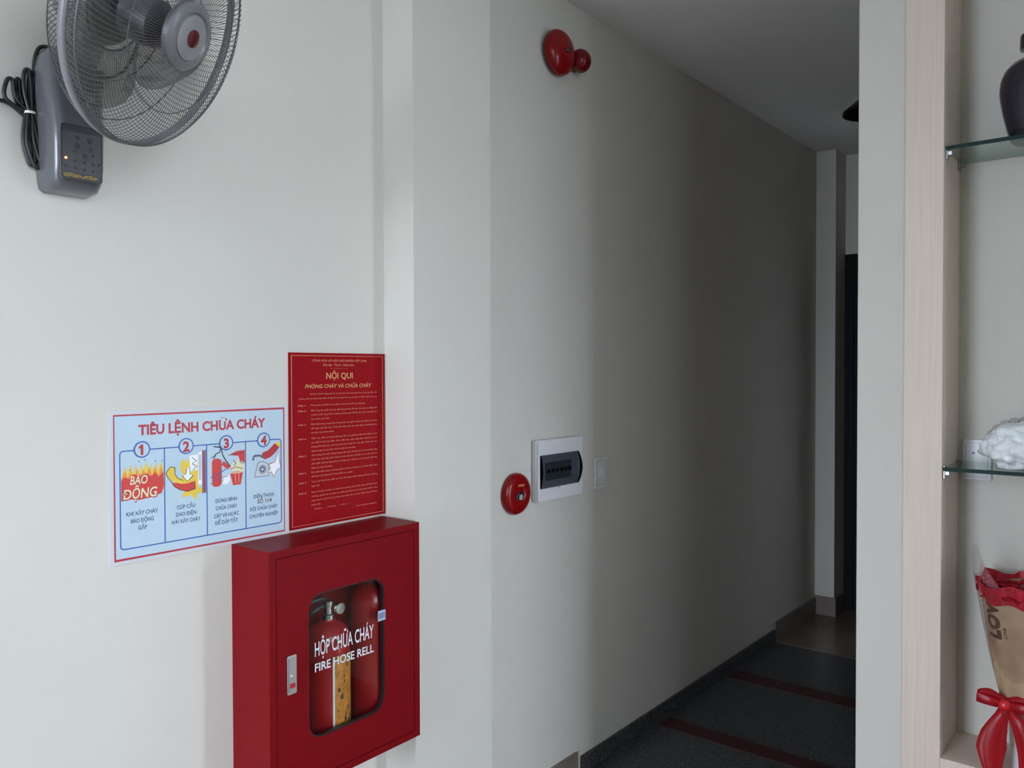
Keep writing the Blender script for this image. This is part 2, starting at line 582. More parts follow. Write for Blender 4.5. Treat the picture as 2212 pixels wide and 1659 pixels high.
st('wall_right_lintel', 'wall', SIDE_X, SIDE_X + 0.15, y0, y1, z1, CEIL)

st('wall_right_sill', 'wall', SIDE_X, SIDE_X + 0.15, y0, y1, 0, z0)
win = st('window_added', 'tint', SIDE_X + 0.13, SIDE_X + 0.136, y0, y1, z0, z1, label='unseen side window added for light, with grey shading slats')  # window put in out of view to light the left wall
k = 0
while y0 + 0.05 + k * 0.115 < y1:
    bxo('shading_slat', 'slat', win, SIDE_X + 0.005, SIDE_X + 0.115, y0 + 0.05 + k * 0.115, y0 + 0.053 + k * 0.115, z0 + 0.01, z1 - 0.005)  # slats added to keep oblique light off the hallway and partition
    k += 1
st('floor_pavement', 'pave', -9, 12, -12, SHOP_Y - 0.15, -0.22, -0.12, label='grey pavement outside the shop front')
st('floor_pavement_side', 'pave', SIDE_X + 0.15, 12, SHOP_Y - 0.15, 9, -0.22, -0.12)

# skirting
st('baseboard_left', 'skirt', WX, WX + 0.012, P_Y1, G0 - 0.012, 0, 0.09, bev=0.001, label='brown tile skirting at the hallway mouth')
st('baseboard_shop', 'skirt', WX, WX + 0.012, SHOP_Y, P_Y0, 0, 0.09, bev=0.001)
st('baseboard_pillar', 'skirt', P_X, P_X + 0.012, P_Y0 - 0.012, P_Y1, 0, 0.09, bev=0.001)
st('baseboard_granite', 'granite', WX, WX + 0.012, G0 + 0.002, G1, 0, 0.064, bev=0.001, label='dark granite skirting along the hallway wall')
st('baseboard_rear', 'skirt', WX, WX + 0.012, G1, FP_Y, 0, 0.098, bev=0.001)
st('baseboard_far_pillar', 'skirt', WX, FP_X + 0.012, FP_Y - 0.012, FP_Y, 0.002, 0.11, bev=0.001, label='tile skirting on the far wall pillar')
st('baseboard_far_side', 'skirt', FP_X, FP_X + 0.012, FP_Y, END_Y, 0.002, 0.11, bev=0.001)
st('baseboard_partition', 'granite', PART_X0 - 0.012, PART_X0, PART_Y + 0.10, END_Y, 0, 0.064)
st('trim_1', 'wall', WX, WX + 0.010, G0 - 0.011, G0 + 0.001, 0, 0.088, label='white plaster gap between brown and granite skirting')

# door at the end of the hallway
dr = struct(bxo('door_1', 'door', None, DOOR[0], DOOR[1], END_Y - 0.0, END_Y + 0.038, 0.002, DOOR[2] - 0.001), 'black door at the end of the dark hallway')
bxo('door_frame', 'door', dr, DOOR[0], DOOR[0] + 0.05, END_Y - 0.012, END_Y - 0.0005, 0.003, DOOR[2])
bxo('door_frame', 'door', dr, DOOR[1] - 0.05, DOOR[1], END_Y - 0.012, END_Y - 0.0005, 0.003, DOOR[2])
bxo('door_frame', 'door', dr, DOOR[0] + 0.05, DOOR[1] - 0.05, END_Y - 0.012, END_Y - 0.0005, DOOR[2] - 0.05, DOOR[2])
bm = bmesh.new()
tube(bm, [(-0.86, END_Y - 0.012, 1.0), (-0.86, END_Y - 0.05, 1.0), (-0.96, END_Y - 0.05, 1.0)], 0.009, 8)
obj('door_handle', bm, 'steel', dr, smooth=True)

# ------------------------------------------------------------------ fire cabinet
CY0, CY1, CZ0, CZ1, CX = 0.986, 1.424, 0.505, 1.046, -1.468
cab = empty('fire_cabinet', on_x(WX, CY0, CZ0), 'red steel fire hose cabinet with glass window mounted on the wall', 'fire cabinet')
cw, ch, cd = CY1 - CY0, CZ1 - CZ0, CX - WX
T = 0.006
bm = bmesh.new()
box(bm, 0, cw, 0, ch, 0.0005, T)                       # back
box(bm, 0, T, 0, ch, T, cd)
box(bm, cw - T, cw, 0, ch, T, cd)
box(bm, T, cw - T, ch - T, ch, T, cd)
box(bm, T, cw - T, 0, T, T, cd)
ring_prism(bm, rrect(T, cw - T, T, ch - T, 0.001, 1), rrect(0.017, cw - 0.017, 0.017, ch - 0.017, 0.001, 1), cd - 0.012, cd)
obj('body', bm, 'cabred', cab)
WIN = (0.100, 0.322, 0.103, 0.428)
bm = bmesh.new()
dx0, dx1, dy0, dy1 = 0.0185, cw - 0.0185, 0.0185, ch - 0.0185
def rr_outer(n):
    return rrect(dx0, dx1, dy0, dy1, 0.002, n)
ring_prism(bm, rr_outer(8), rrect(WIN[0], WIN[1], WIN[2], WIN[3], 0.038, 8), cd - 0.014, cd - 0.0005)
door = obj('door', bm, 'cabred', cab)
bm = bmesh.new()
prism(bm, rrect(WIN[0] - 0.012, WIN[1] + 0.012, WIN[2] - 0.012, WIN[3] + 0.012, 0.04, 8), cd - 0.0175, cd - 0.0145)
obj('window_glass', bm, 'glass', door)
bm = bmesh.new()
ring_prism(bm, rrect(WIN[0] - 0.0001, WIN[1] + 0.0001, WIN[2] - 0.0001, WIN[3] + 0.0001, 0.038, 8), rrect(WIN[0] + 0.003, WIN[1] - 0.003, WIN[2] + 0.003, WIN[3] - 0.003, 0.035, 8), cd - 0.014, cd - 0.003)
obj('window_gasket', bm, 'black', door)
zt = cd - 0.0138
textobj('lettering', 'lettering', door, [
    ('HỘP CHỮA CHÁY', 0.2125, 0.2825, zt, dict(height=0.033, width=0.172, bold=0.012)),
    ('FIRE HOSE RELL', 0.2125, 0.2475, zt, dict(height=0.0195, width=0.172, bold=0.018))])
bm = bmesh.new()
flat(bm, [(0.300, 0.322), (0.324, 0.322), (0.324, 0.347), (0.300, 0.347)], cd + 0.0003)
stk = obj('sticker', bm, 'labelbl', door)
bm = bmesh.new()
for k in range(4):
    flat(bm, [(0.303 + k * 0.005, 0.327), (0.3055 + k * 0.005, 0.327), (0.3055 + k * 0.005, 0.341), (0.303 + k * 0.005, 0.341)], cd + 0.0006)
obj('sticker_print', bm, 'pnavy', stk)
bm = bmesh.new()
prism(bm, rrect(0.041, 0.065, 0.226, 0.310, 0.003, 3), cd - 0.0005, cd + 0.004)
hd = obj('lock_plate', bm, 'chrome', door)
bm = bmesh.new()
prism(bm, rrect(0.0445, 0.0625, 0.230, 0.306, 0.002, 3), cd + 0.004, cd + 0.0055)
obj('latch', bm, 'steel', hd)
bm = bmesh.new()
lathe(bm, [(0, 0.0075), (0.004, 0.0075), (0.005, 0.006), (0.005, 0.0055)], 16, Matrix.Translation((0.0535, 0.266, cd)))
obj('key_hole', bm, 'chrome', hd, auto=0.6)
bm = bmesh.new()
prism(bm, rrect(0.047, 0.060, 0.240, 0.250, 0.001, 2), cd + 0.0055, cd + 0.0065)
obj('push_button', bm, 'pred', hd)

def extinguisher(x, y, r, top, label):
    z0 = CZ0 + T
    e = empty('fire_extinguisher', Matrix.Translation((x, y, z0)), label, 'fire extinguisher', 'fire extinguishers in the red cabinet')
    h = top - z0
    bm = bmesh.new()
    pr = [(0, 0.004), (r * 0.8, 0), (r * 0.97, 0.004), (r, 0.012), (r, h - r * 0.85)]
    for k in range(1, 8):
        a = PI / 2 * k / 8
        pr.append((r * math.cos(a) * 0.80 + r * 0.20, h - r * 0.85 + r * 0.85 * math.sin(a)))
    pr += [(0.019, h), (0.019, h + 0.004)]
    lathe(bm, pr + [(0, h + 0.004)], 40)
    obj('cylinder', bm, 'extred', e, auto=0.7)
    bm = bmesh.new()
    lathe(bm, [(0.017, h + 0.004), (0.017, h + 0.014), (0.012, h + 0.016), (0.012, h + 0.034), (0.015, h + 0.036), (0.015, h + 0.046), (0, h + 0.048)], 24)
    v = obj('valve', bm, 'chrome', e, auto=0.6)
    bm = bmesh.new()
    lathe(bm, [(0, 0), (0.013, 0), (0.014, 0.004), (0.013, 0.010), (0, 0.011)], 20, Matrix.Translation((0.012, 0.022, h + 0.026)) @ Matrix.Rotation(PI / 2, 4, 'Y'))
    obj('gauge', bm, 'chrome', v, auto=0.6)
    bm = bmesh.new()
    tube(bm, [(0, 0, h + 0.044), (0.0, -0.02, h + 0.055), (0.0, -0.055, h + 0.052)], 0.006, 8)
    tube(bm, [(0, 0, h + 0.036), (0.0, -0.02, h + 0.036), (0.0, -0.05, h + 0.025)], 0.005, 8)
    obj('lever', bm, 'dark', e, smooth=True)
    return e, h

e1, h1 = extinguisher(-1.545, 1.197, 0.053, 0.838, 'shorter red fire extinguisher with chrome valve and orange label in the cabinet')
# label wrapped on the front of the cylinder, with a white edge
A0, A1 = -0.36, 0.72
bm = bmesh.new()
lathe(bm, [(0.0535, 0.02), (0.0535, 0.255)], 20, None, A0, A1)
lb = obj('instruction_label', bm, 'labelor', e1, smooth=True)
bm = bmesh.new()
lathe(bm, [(0.0537, 0.02), (0.0537, 0.255)], 4, None, A0 - 0.09, A0)
obj('label_edge', bm, 'pwhite', lb, smooth=True)
bm = bmesh.new()
for k in range(16):
    a = random.uniform(A0 + 0.1, A1 - 0.15)
    z = random.uniform(0.04, 0.235)
    w = random.uniform(0.05, 0.16)
    hh = random.uniform(0.004, 0.014)
    lathe(bm, [(0.0539, z), (0.0539, z + hh)], 3, None, a, a + w)
tag(obj('label_print', bm, 'kraftprint', lb), kind='stuff')
e2, h2 = extinguisher(-1.543, 1.335, 0.056, 0.905, 'taller red fire extinguisher standing at the right inside the cabinet')

# ------------------------------------------------------------------ fire instruction poster
PW, PH = 0.411, 0.305
po = empty('fire_instruction_poster', on_x(WX, 0.7205, 1.046), 'pale blue poster with four numbered fire instructions and red title', 'poster')
bm = bmesh.new(); box(bm, 0, PW, 0, PH, 0.0005, 0.0035)
obj('board', bm, 'posterwhite', po)
z = 0.0037; dz = 0.00015
def P(name, m, pts_list, zz, parent=po):
    bm = bmesh.new()
    for pts in pts_list:
        flat(bm, [(x / 1000, y / 1000) for x, y in pts], zz)
    me = bpy.data.meshes.new(name); bm.to_mesh(me); bm.free()
    return link(name, me, m, parent)
def S(name, m, lst, zz, parent=po):
    bm = bmesh.new()
    for pts, w, cl in lst:
        stroke(bm, [(x / 1000, y / 1000) for x, y in pts], w / 1000, zz, cl)
    me = bpy.data.meshes.new(name); bm.to_mesh(me); bm.free()
    return link(name, me, m, parent)
P('blue_field', 'posterblue', [[(10, 9), (401, 9), (401, 295), (10, 295)]], z)
S('red_border', 'pred', [([(10, 9), (401, 9), (401, 295), (10, 295)], 3.2, True)], z + dz)
YO = 3                       # poster measures taken from its lower edge
S('panel_frame', 'pblue', [([(a * 1000, b * 1000 + YO) for a, b in rrect(.021, .393, .026, .221, .007, 4)], 2.4, True),
                           ([(112, 26 + YO), (112, 221 + YO)], 2.4, False), ([(206, 26 + YO), (206, 221 + YO)], 2.4, False), ([(300, 26 + YO), (300, 221 + YO)], 2.4, False)], z + dz)
circ = lambda cx, cy, r, n=28: [(cx + r * math.cos(2 * PI * k / n), cy + r * math.sin(2 * PI * k / n)) for k in range(n)]
CX4 = (65, 159, 252, 346)
for k, cx in enumerate(CX4):
    c = P('number_disc', 'posterblue', [circ(cx, 222 + YO, 16)], z + 9 * dz)
    S('disc_ring', 'pblue', [(circ(cx, 222 + YO, 15.5), 2.6, True)], z + 10 * dz, c)
    (textobj if k else lambda *a: P('number', 'pred', [[(62, 211 + YO), (67.5, 211 + YO), (67.5, 232 + YO), (63, 232 + YO), (58, 227 + YO), (58, 223 + YO), (62, 225.5 + YO)]], z + 11 * dz, c))('number', 'pred', c, [(str(k + 1), cx / 1000, (211 + YO) / 1000, z + 11 * dz, dict(height=0.021, bold=0.04))])
textobj('title', 'pred', po, [('TIÊU LỆNH CHỮA CHÁY', 0.205, 0.2545, z + dz, dict(height=0.0205, width=0.293, bold=0.036))])
tl = []
def L4(cx, rows):
    tl.clear()
    for s, y, w in rows:
        tl.append((s, cx / 1000, (y - 1 + YO) / 1000, z + dz, dict(height=0.0082, width=w / 1000, bold=0.024)))
    textobj('instruction_text', 'pnavy', po, tl)
L4(65, [('KHI XẢY CHÁY', 92, 65), ('BÁO ĐỘNG', 77, 47), ('GẤP', 62, 18)])
L4(158.5, [('CÚP CẦU', 92, 41), ('DAO ĐIỆN', 77, 45), ('NƠI XẢY CHÁY', 62, 64)])
L4(252, [('DÙNG BÌNH', 94, 52), ('CHỮA CHÁY', 78, 52), ('CÁT VÀ NƯỚC', 61, 60), ('ĐỂ DẬP TẮT', 46, 55)])
L4(346, [('ĐIỆN THOẠI', 92, 54), ('ĐỘI CHỮA CHÁY', 64, 73), ('CHUYÊN NGHIỆP', 48, 75)])
textobj('phone_number', 'kraftprint', po, [('SỐ 114', 0.348, (78 + YO) / 1000, z + dz, dict(height=0.0095, width=0.037, bold=0.02))])
# panel 1: flames and the shouted alarm
def flame(x0, x1, yb, yt, n, jag, seed):
    rnd = random.Random(seed)
    pts = [(x0, yb), (x1, yb)]
    for k in range(n * 2 + 1):
        x = x1 + (x0 - x1) * k / (n * 2)
        pts.append((x, yt + (jag if k % 2 else -jag) * rnd.uniform(0.4, 1.1)))
    return pts
P('flame_yellow', 'pyellow', [flame(26, 110, 150, 188, 8, 12, 3)], z + dz)
P('flame_orange', 'porange', [flame(24, 111, 140, 178, 7, 10, 5)], z + 2 * dz)
P('flame_red', 'pred2', [[(23, 122 + YO), (40, 124 + YO), (60, 121 + YO), (88, 124 + YO), (106, 130 + YO), (110, 150), (109, 176), (100, 166), (92, 177), (84, 169), (74, 176), (60, 172), (48, 177), (38, 168), (30, 172), (23, 166)]], z + 3 * dz)
S('spark', 'pnavy', [([(58 + d, 200 - d2), (60 + d, 203 - d2)], 1.6, False) for d, d2 in ((0, 0), (12, -2), (34, 2), (48, 3), (-18, 16))], z + 2 * dz)
textobj('alarm_shadow', 'pred', po, [('BÁO', 0.0595, 0.1545, z + 4 * dz, dict(height=0.0175, width=0.038, bold=0.035, shear=0.15)), ('ĐỘNG', 0.062, 0.1265, z + 4 * dz, dict(height=0.020, width=0.072, bold=0.04, shear=0.15))])
textobj('alarm_word', 'pskin', po, [('BÁO', 0.0585, 0.156, z + 5 * dz, dict(height=0.0175, width=0.036, bold=0.018, shear=0.15)), ('ĐỘNG', 0.061, 0.128, z + 5 * dz, dict(height=0.020, width=0.070, bold=0.018, shear=0.15))])
# panel 2: hand pulling the switch
P('burst', 'pyellow', [[(150, 199), (160, 190), (170, 204), (174, 188), (190, 196), (184, 176), (196, 160), (186, 140), (200, 124), (184, 122), (180, 108), (170, 120), (148, 118), (156, 134), (140, 150), (152, 165), (146, 180)]], z + dz)
P('switch_body', 'pwhite', [[(168, 170), (184, 172), (185, 205), (166, 204)], [(186, 140), (195, 140), (195, 212), (186, 208)]], z + 2 * dz)
S('switch_lines', 'pnavy', [([(172, 200), (182, 192), (173, 186), (183, 180), (174, 172)], 1.4, False), ([(196, 120), (196, 214)], 2.0, False), ([(203, 120), (203, 214)], 2.0, False), ([(189, 150), (189, 205)], 1.2, False), ([(192, 150), (192, 205)], 1.0, False)], z + 3 * dz)
P('switch_bar', 'pred', [[(197.5, 122), (201.5, 122), (201.5, 212), (197.5, 212)]], z + 3 * dz)
sl = P('red_sleeve', 'pred2', [[(127, 150), (140, 150), (160, 146), (177, 149), (179, 132), (162, 128), (144, 134), (132, 142)]], z + 4 * dz)
P('hand', 'pyellow', [[(115, 172), (124, 184), (134, 182), (134, 168), (141, 158), (152, 153), (166, 146), (150, 146), (136, 150), (124, 156), (118, 164)]], z + 5 * dz)
P('arrow', 'pwhite', [[(160, 178), (166, 180), (168, 164), (175, 162), (161, 150), (150, 164), (158, 166)]], z + 5 * dz)
S('hand_outline', 'pblack', [([(115, 172), (124, 184), (134, 182), (134, 168), (141, 158), (152, 153)], 1.3, False), ([(115, 172), (118, 164), (124, 156), (132, 144), (144, 135), (162, 129), (179, 133), (178, 150)], 1.3, False), ([(166, 180), (168, 164), (175, 162), (161, 150), (150, 164), (158, 166), (160, 178)], 1.0, False)], z + 6 * dz)
# panel 3: extinguisher, fireman's helmet and bucket
P('extinguisher_print', 'pred2', [[(a * 1000, b * 1000) for a, b in rrect(.218, .240, .131, .192, .008, 4)]], z + 2 * dz)
S('extinguisher_lines', 'pblack', [([(222, 192), (228, 203), (236, 205), (240, 216), (222, 219)], 2.2, False), ([(226, 200), (216, 194)], 1.5, False), ([(240, 214), (244, 198), (250, 188), (262, 172)], 2.4, False), ([(240, 136), (240, 190)], 1.2, False)], z + 3 * dz)
S('hose_stream', 'pblue', [([(214, 152), (232, 158), (252, 168)], 1.8, False), ([(214, 138), (232, 148), (256, 152)], 1.2, False)], z + 4 * dz)
P('spray', 'pwhite', [[(244, 150), (258, 154), (262, 142), (254, 134), (240, 136), (246, 142)]], z + 2 * dz)
P('fire_print', 'pskin', [[(262, 164), (268, 184), (274, 174), (282, 190), (288, 176), (297, 186), (297, 160), (280, 158)]], z + 2 * dz)
P('helmet', 'pred2', [[(264, 200), (278, 205), (298, 206), (298, 178), (286, 182), (282, 194), (262, 197)], [(246, 186), (262, 172), (256, 166), (240, 178)]], z + 3 * dz)
S('helmet_lines', 'pblack', [([(258, 197), (276, 199), (296, 200)], 1.5, False), ([(284, 182), (292, 176), (298, 178)], 1.2, False), ([(262, 166), (276, 170), (294, 164)], 1.2, False), ([(268, 186), (276, 178), (270, 172)], 1.2, False)], z + 4 * dz)
P('bucket', 'pred2', [[(261, 159), (293, 159), (287, 130), (268, 130)]], z + 4 * dz)
S('bucket_lines', 'pskin', [([(261, 158), (277, 156), (293, 158)], 2.0, False), ([(273, 154), (275, 134)], 0.9, False), ([(283, 154), (282, 134)], 0.9, False)], z + 5 * dz)
# panel 4: hand, telephone and flash
P('cuff', 'pyellow', [[(378, 217), (390, 216), (392, 206), (382, 202)]], z + 2 * dz)
P('dialling_arm', 'pred', [[(376, 215), (388, 205), (378, 194), (364, 184), (350, 180), (338, 186), (344, 196), (358, 200)]], z + 3 * dz)
S('handset', 'pnavy', [([(318, 184), (322, 190), (336, 190), (344, 186)], 4.0, False), ([(316, 182), (322, 182)], 3.0, False)], z + 4 * dz)
P('telephone', 'posterwhite', [[(322, 142), (360, 142), (358, 168), (346, 176), (332, 174)]], z + 2 * dz)
S('telephone_outline', 'pnavy', [([(322, 142), (360, 142), (358, 168), (346, 176), (332, 174), (322, 142)], 1.2, False), (circ(343, 158, 9), 1.6, True), (circ(343, 158, 5), 3.6, True)], z + 3 * dz)
P('flash', 'pwhite', [[(360, 168), (376, 172), (386, 196), (388, 172), (392, 158), (380, 152), (374, 138), (366, 150), (354, 148), (364, 158)]], z + 3 * dz)
S('flash_outline', 'pred', [([(360, 168), (376, 172), (386, 196), (388, 172), (392, 158), (380, 152), (374, 138), (366, 150), (354, 148), (364, 158)], 1.1, True)], z + 4 * dz)

# ------------------------------------------------------------------ red notice board
NW, NH = 0.297, 0.420
no = empty('fire_rules_notice', on_x(WX, 1.137, 1.0515), 'tall red notice board with gold lettering above the fire cabinet', 'notice')
bm = bmesh.new(); box(bm, 0, NW, 0, NH, 0.0005, 0.0035)
obj('board', bm, 'notice', no)
S('thin_border', 'noticepale', [([(7, 7), (290, 7), (290, 413), (7, 413)], 1.3, True)], z, no)
g = []
def N_(s, x, y, w, h, **k): g.append((s, x / 1000, y / 1000, z, dict(height=h / 1000, width=w / 1000, res=2, **k)))
N_('CỘNG HÒA XÃ HỘI CHỦ NGHĨA VIỆT NAM', 150, 399, 170, 5.2, bold=0.008)
N_('Độc lập - Tự do - Hạnh phúc', 147, 388.5, 97, 5.2, bold=0.01)
N_('* * * * * * *', 147, 380, 52, 3)
textobj('heading', 'noticepale', no, g)
g = []
N_('NỘI QUI', 149, 357, 82, 15.5, bold=0.012)
N_('PHÒNG CHÁY VÀ CHỮA CHÁY', 148, 334.5, 206, 9.6, bold=0.008, shear=0.2)
textobj('title', 'noticegold', no, g)
g = []
BH = 3.7
N_('Để bảo vệ tính mạng, tài sản và trật tự an toàn chung tại đơn vị, nay quy định việc', 165, 319, 212, BH)
N_('phòng cháy và chữa cháy đối với tất cả mọi người trong cơ quan và khách đến như sau:', 149, 308, 243, BH)
arts = [
 (292, ['Phòng cháy và chữa cháy là nghĩa vụ của toàn thể mọi công dân.']),
 (279, ['Mỗi công dân phải tích cực đề phòng không để nạn cháy xảy ra, đồng thời', 'chuẩn bị sẵn sàng về lực lượng, phương tiện để khi cần chữa cháy kịp thời', 'và có hiệu quả nhất.']),
 (246, ['Phải thận trọng trong việc sử dụng lửa, các nguồn nhiệt, hóa chất và các chất', 'dễ cháy nổ, độc hại. Triệt để tuân theo các quy định về phòng cháy', 'và chữa cháy đã ban hành.']),
 (212, ['Cấm câu, mắc, sử dụng điện tùy tiện. Sau giờ làm việc phải kiểm tra lại', 'các thiết bị tiêu thụ điện. Chú ý đến đèn, quạt, bếp điện trước lúc ra về.', 'Không để hàng hóa, vật tư áp sát vào hông đèn, dây điện. Phải tuân thủ', 'nghiêm ngặt các quy định về kỹ thuật an toàn điện.']),
 (171, ['Vật tư hàng hóa phải xếp gọn gàng, đảm bảo khoảng cách an toàn phòng cháy', 'chữa cháy, tạo điều kiện thuận lợi cho việc bảo vệ, kiểm tra và cứu chữa khi', 'cần thiết. Không dùng khóa mở nắp phuy xăng và các dung môi dễ cháy', 'bằng các loại sắt thép.']),
 (130, ['Khi xuất nhập hàng, xe không được nổ máy trong kho, nơi chứa nhiều chất', 'dễ cháy và khi đậu phải hướng đầu xe ra ngoài.']),
 (107, ['Trên các lối đi lại, nhất là ở các lối thoát hiểm không để các chướng', 'ngại vật.']),
 (82, ['Đơn vị hoặc cá nhân có thành tích phòng cháy chữa cháy sẽ được khen', 'thưởng, người nào vi phạm các điều quy định trên thì tùy trách nhiệm nặng', 'nhẹ mà bị xử lý từ thi hành kỷ luật hành chính đến truy tố theo', 'pháp luật.'])]
for i, (y, rows) in enumerate(arts):
    N_('Điều %d:' % (i + 1), 36, y - 0.5, 23, BH + 0.3, bold=0.01)
    for k, s in enumerate(rows):
        full = (k < len(rows) - 1)
        w = 208 if full else min(200, len(s) * 2.75)
        if i in (0,): w = 168
        N_(s, 62, y - k * 10.2, w, BH, align='LEFT', bold=0.004)
N_('Ngày ... tháng ... năm ...', 125, 41, 110, 3)
N_('THỦ TRƯỞNG ĐƠN VỊ', 232, 31, 70, 3.2)
textobj('articles', 'noticepale', no, g)

# ------------------------------------------------------------------ wall fan
BYc = 0.645
fan = empty('wall_fan', Matrix.Translation((WX, BYc, 1.75)), 'grey wall fan with round wire guard mounted on the cream wall', 'fan')
fi = Matrix.Translation((-WX, -BYc, -1.75))      # world -> fan space
def fobj(name, bm, m, parent=fan, **k):
    bmesh.ops.transform(bm, matrix=fi, verts=bm.verts)
    return obj(name, bm, m, parent, **k)
# housing: D-shaped sections stacked up the wall
secs = [(1.756, .036, .042), (1.761, .043, .062), (1.773, .046, .073), (1.80, .048, .080), (1.86, .049, .082), (1.90, .051, .076), (1.94, .053, .066), (1.975, .052, .060), (2.00, .047, .054), (2.015, .036, .044), (2.021, .020, .028)]
bm = bmesh.new()
rows = []
for zz, hw, dp in secs:
    row = []
    for k in range(25):
        a = -PI / 2 + PI * k / 24
        sx = abs(math.cos(a)) ** 0.42 * dp
        sy = math.copysign(abs(math.sin(a)) ** 0.42, math.sin(a)) * hw
        row.append(bm.verts.new((WX + sx, BYc + sy, zz)))
    rows.append(row)
for a, b in zip(rows, rows[1:]):
    for k in range(24):
        bm.faces.new((a[k], a[k + 1], b[k + 1], b[k]))
bm.faces.new(rows[0]); bm.faces.new(rows[-1])
bm.faces.new([r[0] for r in rows] + [r[-1] for r in rows[::-1]])
body = fobj('housing', bm, 'fanbody', auto=1.0)
# control panel on the lower front
pm = on_x(WX + 0.0785, BYc - .001, 1.763)
pan_m = fi @ pm
bm = bmesh.new()
prism(bm, rrect(-.0370, .0340, .008, .106, .006, 4), 0, 0.0065)
pan = obj('control_panel', bm, 'fanpanel', fan, mtx=pan_m)
bm = bmesh.new(); ring_prism(bm, rrect(-.0370, .0340, .008, .106, .006, 4), rrect(-.0357, .0327, .0093, .1047, .005, 4), 0.0065, 0.0072)
obj('panel_edge', bm, 'black', pan)
bm = bmesh.new(); prism(bm, rrect(-.0353, .0323, .094, .104, .002, 2), 0.0066, 0.0069)
obj('panel_band', bm, 'dark', pan)
bm = bmesh.new(); prism(bm, rrect(-.0353, .0323, .0098, .0205, .002, 2), 0.0066, 0.0070)
obj('brand_band', bm, 'dark', pan)
bm = bmesh.new()
rnd = random.Random(4)
xq = -.033
sq = []
while xq < .022:
    sq.append((xq, .0118 + rnd.uniform(0, .002)))
    sq.append((xq + .0016, .0168 + rnd.uniform(-.002, .001)))
    xq += .0034
stroke(bm, sq, .0011, .0073)
stroke(bm, [(-.034, .0168), (-.02, .0185), (-.006, .0165)], .0013, .0073)
stroke(bm, [(.002, .017), (.014, .0185), (.027, .0155)], .0013, .0073)
obj('brand_script', bm, 'gold', pan)
for bx, by, r in ((-.010, .084, .0042), (.012, .082, .0045), (-.010, .070, .0045), (.013, .066, .004), (-.014, .060, .0026), (.003, .054, .0042), (.018, .057, .0025), (-.013, .044, .0027), (.003, .042, .0027), (.018, .041, .0027), (.029, .042, .0022), (-.029, .031, .0022), (-.012, .030, .0026), (.003, .029, .002), (.018, .029, .0022)):
    bm = bmesh.new()
    lathe(bm, [(r, .0064), (r, .0075), (r * .8, .0083), (0, .0083)], 12, Matrix.Translation((bx, by, 0)))
    obj('button', bm, 'dark', pan, auto=0.6)
bm = bmesh.new()
lathe(bm, [(.0022, .0064), (.0022, .0078), (.0012, .0088), (0, .009)], 12, Matrix.Translation((-.029, .045, 0)))
obj('indicator_light', bm, 'led', pan, smooth=True)
# vent slots on the housing
for k in range(5):
    for j in range(4):
        bm = bmesh.new()
        prism(bm, rrect(-.003, .003, -.0012, .0012, .001, 2), 0, 0.002)
        obj('vent_slot', bm, 'black', body, mtx=fi @ on_x(WX + 0.0725 - k * .002, BYc + .012 + j * .0085, 1.872 + k * .009))
# head
FC = Vector((-1.297, 0.667, 1.999))
TH, PHI = 0.549, -0.421
Nn = Vector((math.cos(PHI) * math.cos(TH), math.cos(PHI) * math.sin(TH), math.sin(PHI)))
Aa = Vector((-math.sin(TH), math.cos(TH), 0))
Bb = Nn.cross(Aa)
HM = fi @ Matrix(((Aa.x, Bb.x, Nn.x, FC.x), (Aa.y, Bb.y, Nn.y, FC.y), (Aa.z, Bb.z, Nn.z, FC.z), (0, 0, 0, 1)))
R = 0.2
pol = lambda r, a, zz: (r * math.cos(a), r * math.sin(a), zz)
def guard(bm, prof, n, swirl, wr, sides=4, skip=0):
    pr = smooth_path([Vector((r, 0, zz)) for r, zz in prof], 5)
    for k in range(n):
        a0 = 2 * PI * k / n
        m_ = len(pr) - 1
        tube(bm, [pol(q.x, a0 + swirl * (1 - i / m_) ** 1.0, q.z) for i, q in enumerate(pr)], wr, sides, cap=False)
def hoop(bm, r, zz, wr, n=72, sides=6):
    tube(bm, [pol(r, 2 * PI * k / n, zz) for k in range(n)], wr, sides, closed=True)
bm = bmesh.new()
guard(bm, [(.050, .058), (.10, .056), (.15, .047), (.185, .032), (.199, .018), (.2, .002)], 132, 0.35, .00062)
hoop(bm, .1985, .020, .0016)
hoop(bm, .130, .0515, .0010)
fg = obj('front_guard', bm, 'fanwire', fan, smooth=True, mtx=HM); fg['kind'] = 'stuff'
bm = bmesh.new()
guard(bm, [(.070, -.075), (.11, -.074), (.16, -.060), (.190, -.034), (.2, -.004)], 120, -0.15, .00062)
hoop(bm, .120, -.0725, .0012)
hoop(bm, .178, -.047, .0012)
hoop(bm, .070, -.075, .002)
rg = obj('rear_guard', bm, 'fanwire', fan, smooth=True, mtx=HM); rg['kind'] = 'stuff'
bm = bmesh.new()
lathe(bm, [(.1985, -.006), (.2035, -.006), (.2045, 0), (.2035, .006), (.1985, .006), (.1975, 0), (.1985, -.006)], 96)
obj('rim_band', bm, 'fanband', fan, smooth=True, mtx=HM)
bm = bmesh.new()
lathe(bm, [(.053, .050), (.056, .054), (.055, .062), (.049, .067), (.041, .068), (.038, .065), (0, .065)], 56)
hub = obj('guard_hub', bm, 'fanhub', fan, auto=0.7, mtx=HM)
bm = bmesh.new()
lathe(bm, [(.0365, .0645), (.036, .0675), (.026, .0695), (.016, .0695), (0, .0695)], 48)
hp = obj('hub_plate', bm, 'fansilver', hub, auto=0.7)
bm = bmesh.new()
lathe(bm, [(.0145, .069), (.014, .0715), (.010, .0725), (0, .073)], 32)
obj('red_badge', bm, 'dkred', hub, auto=0.7)
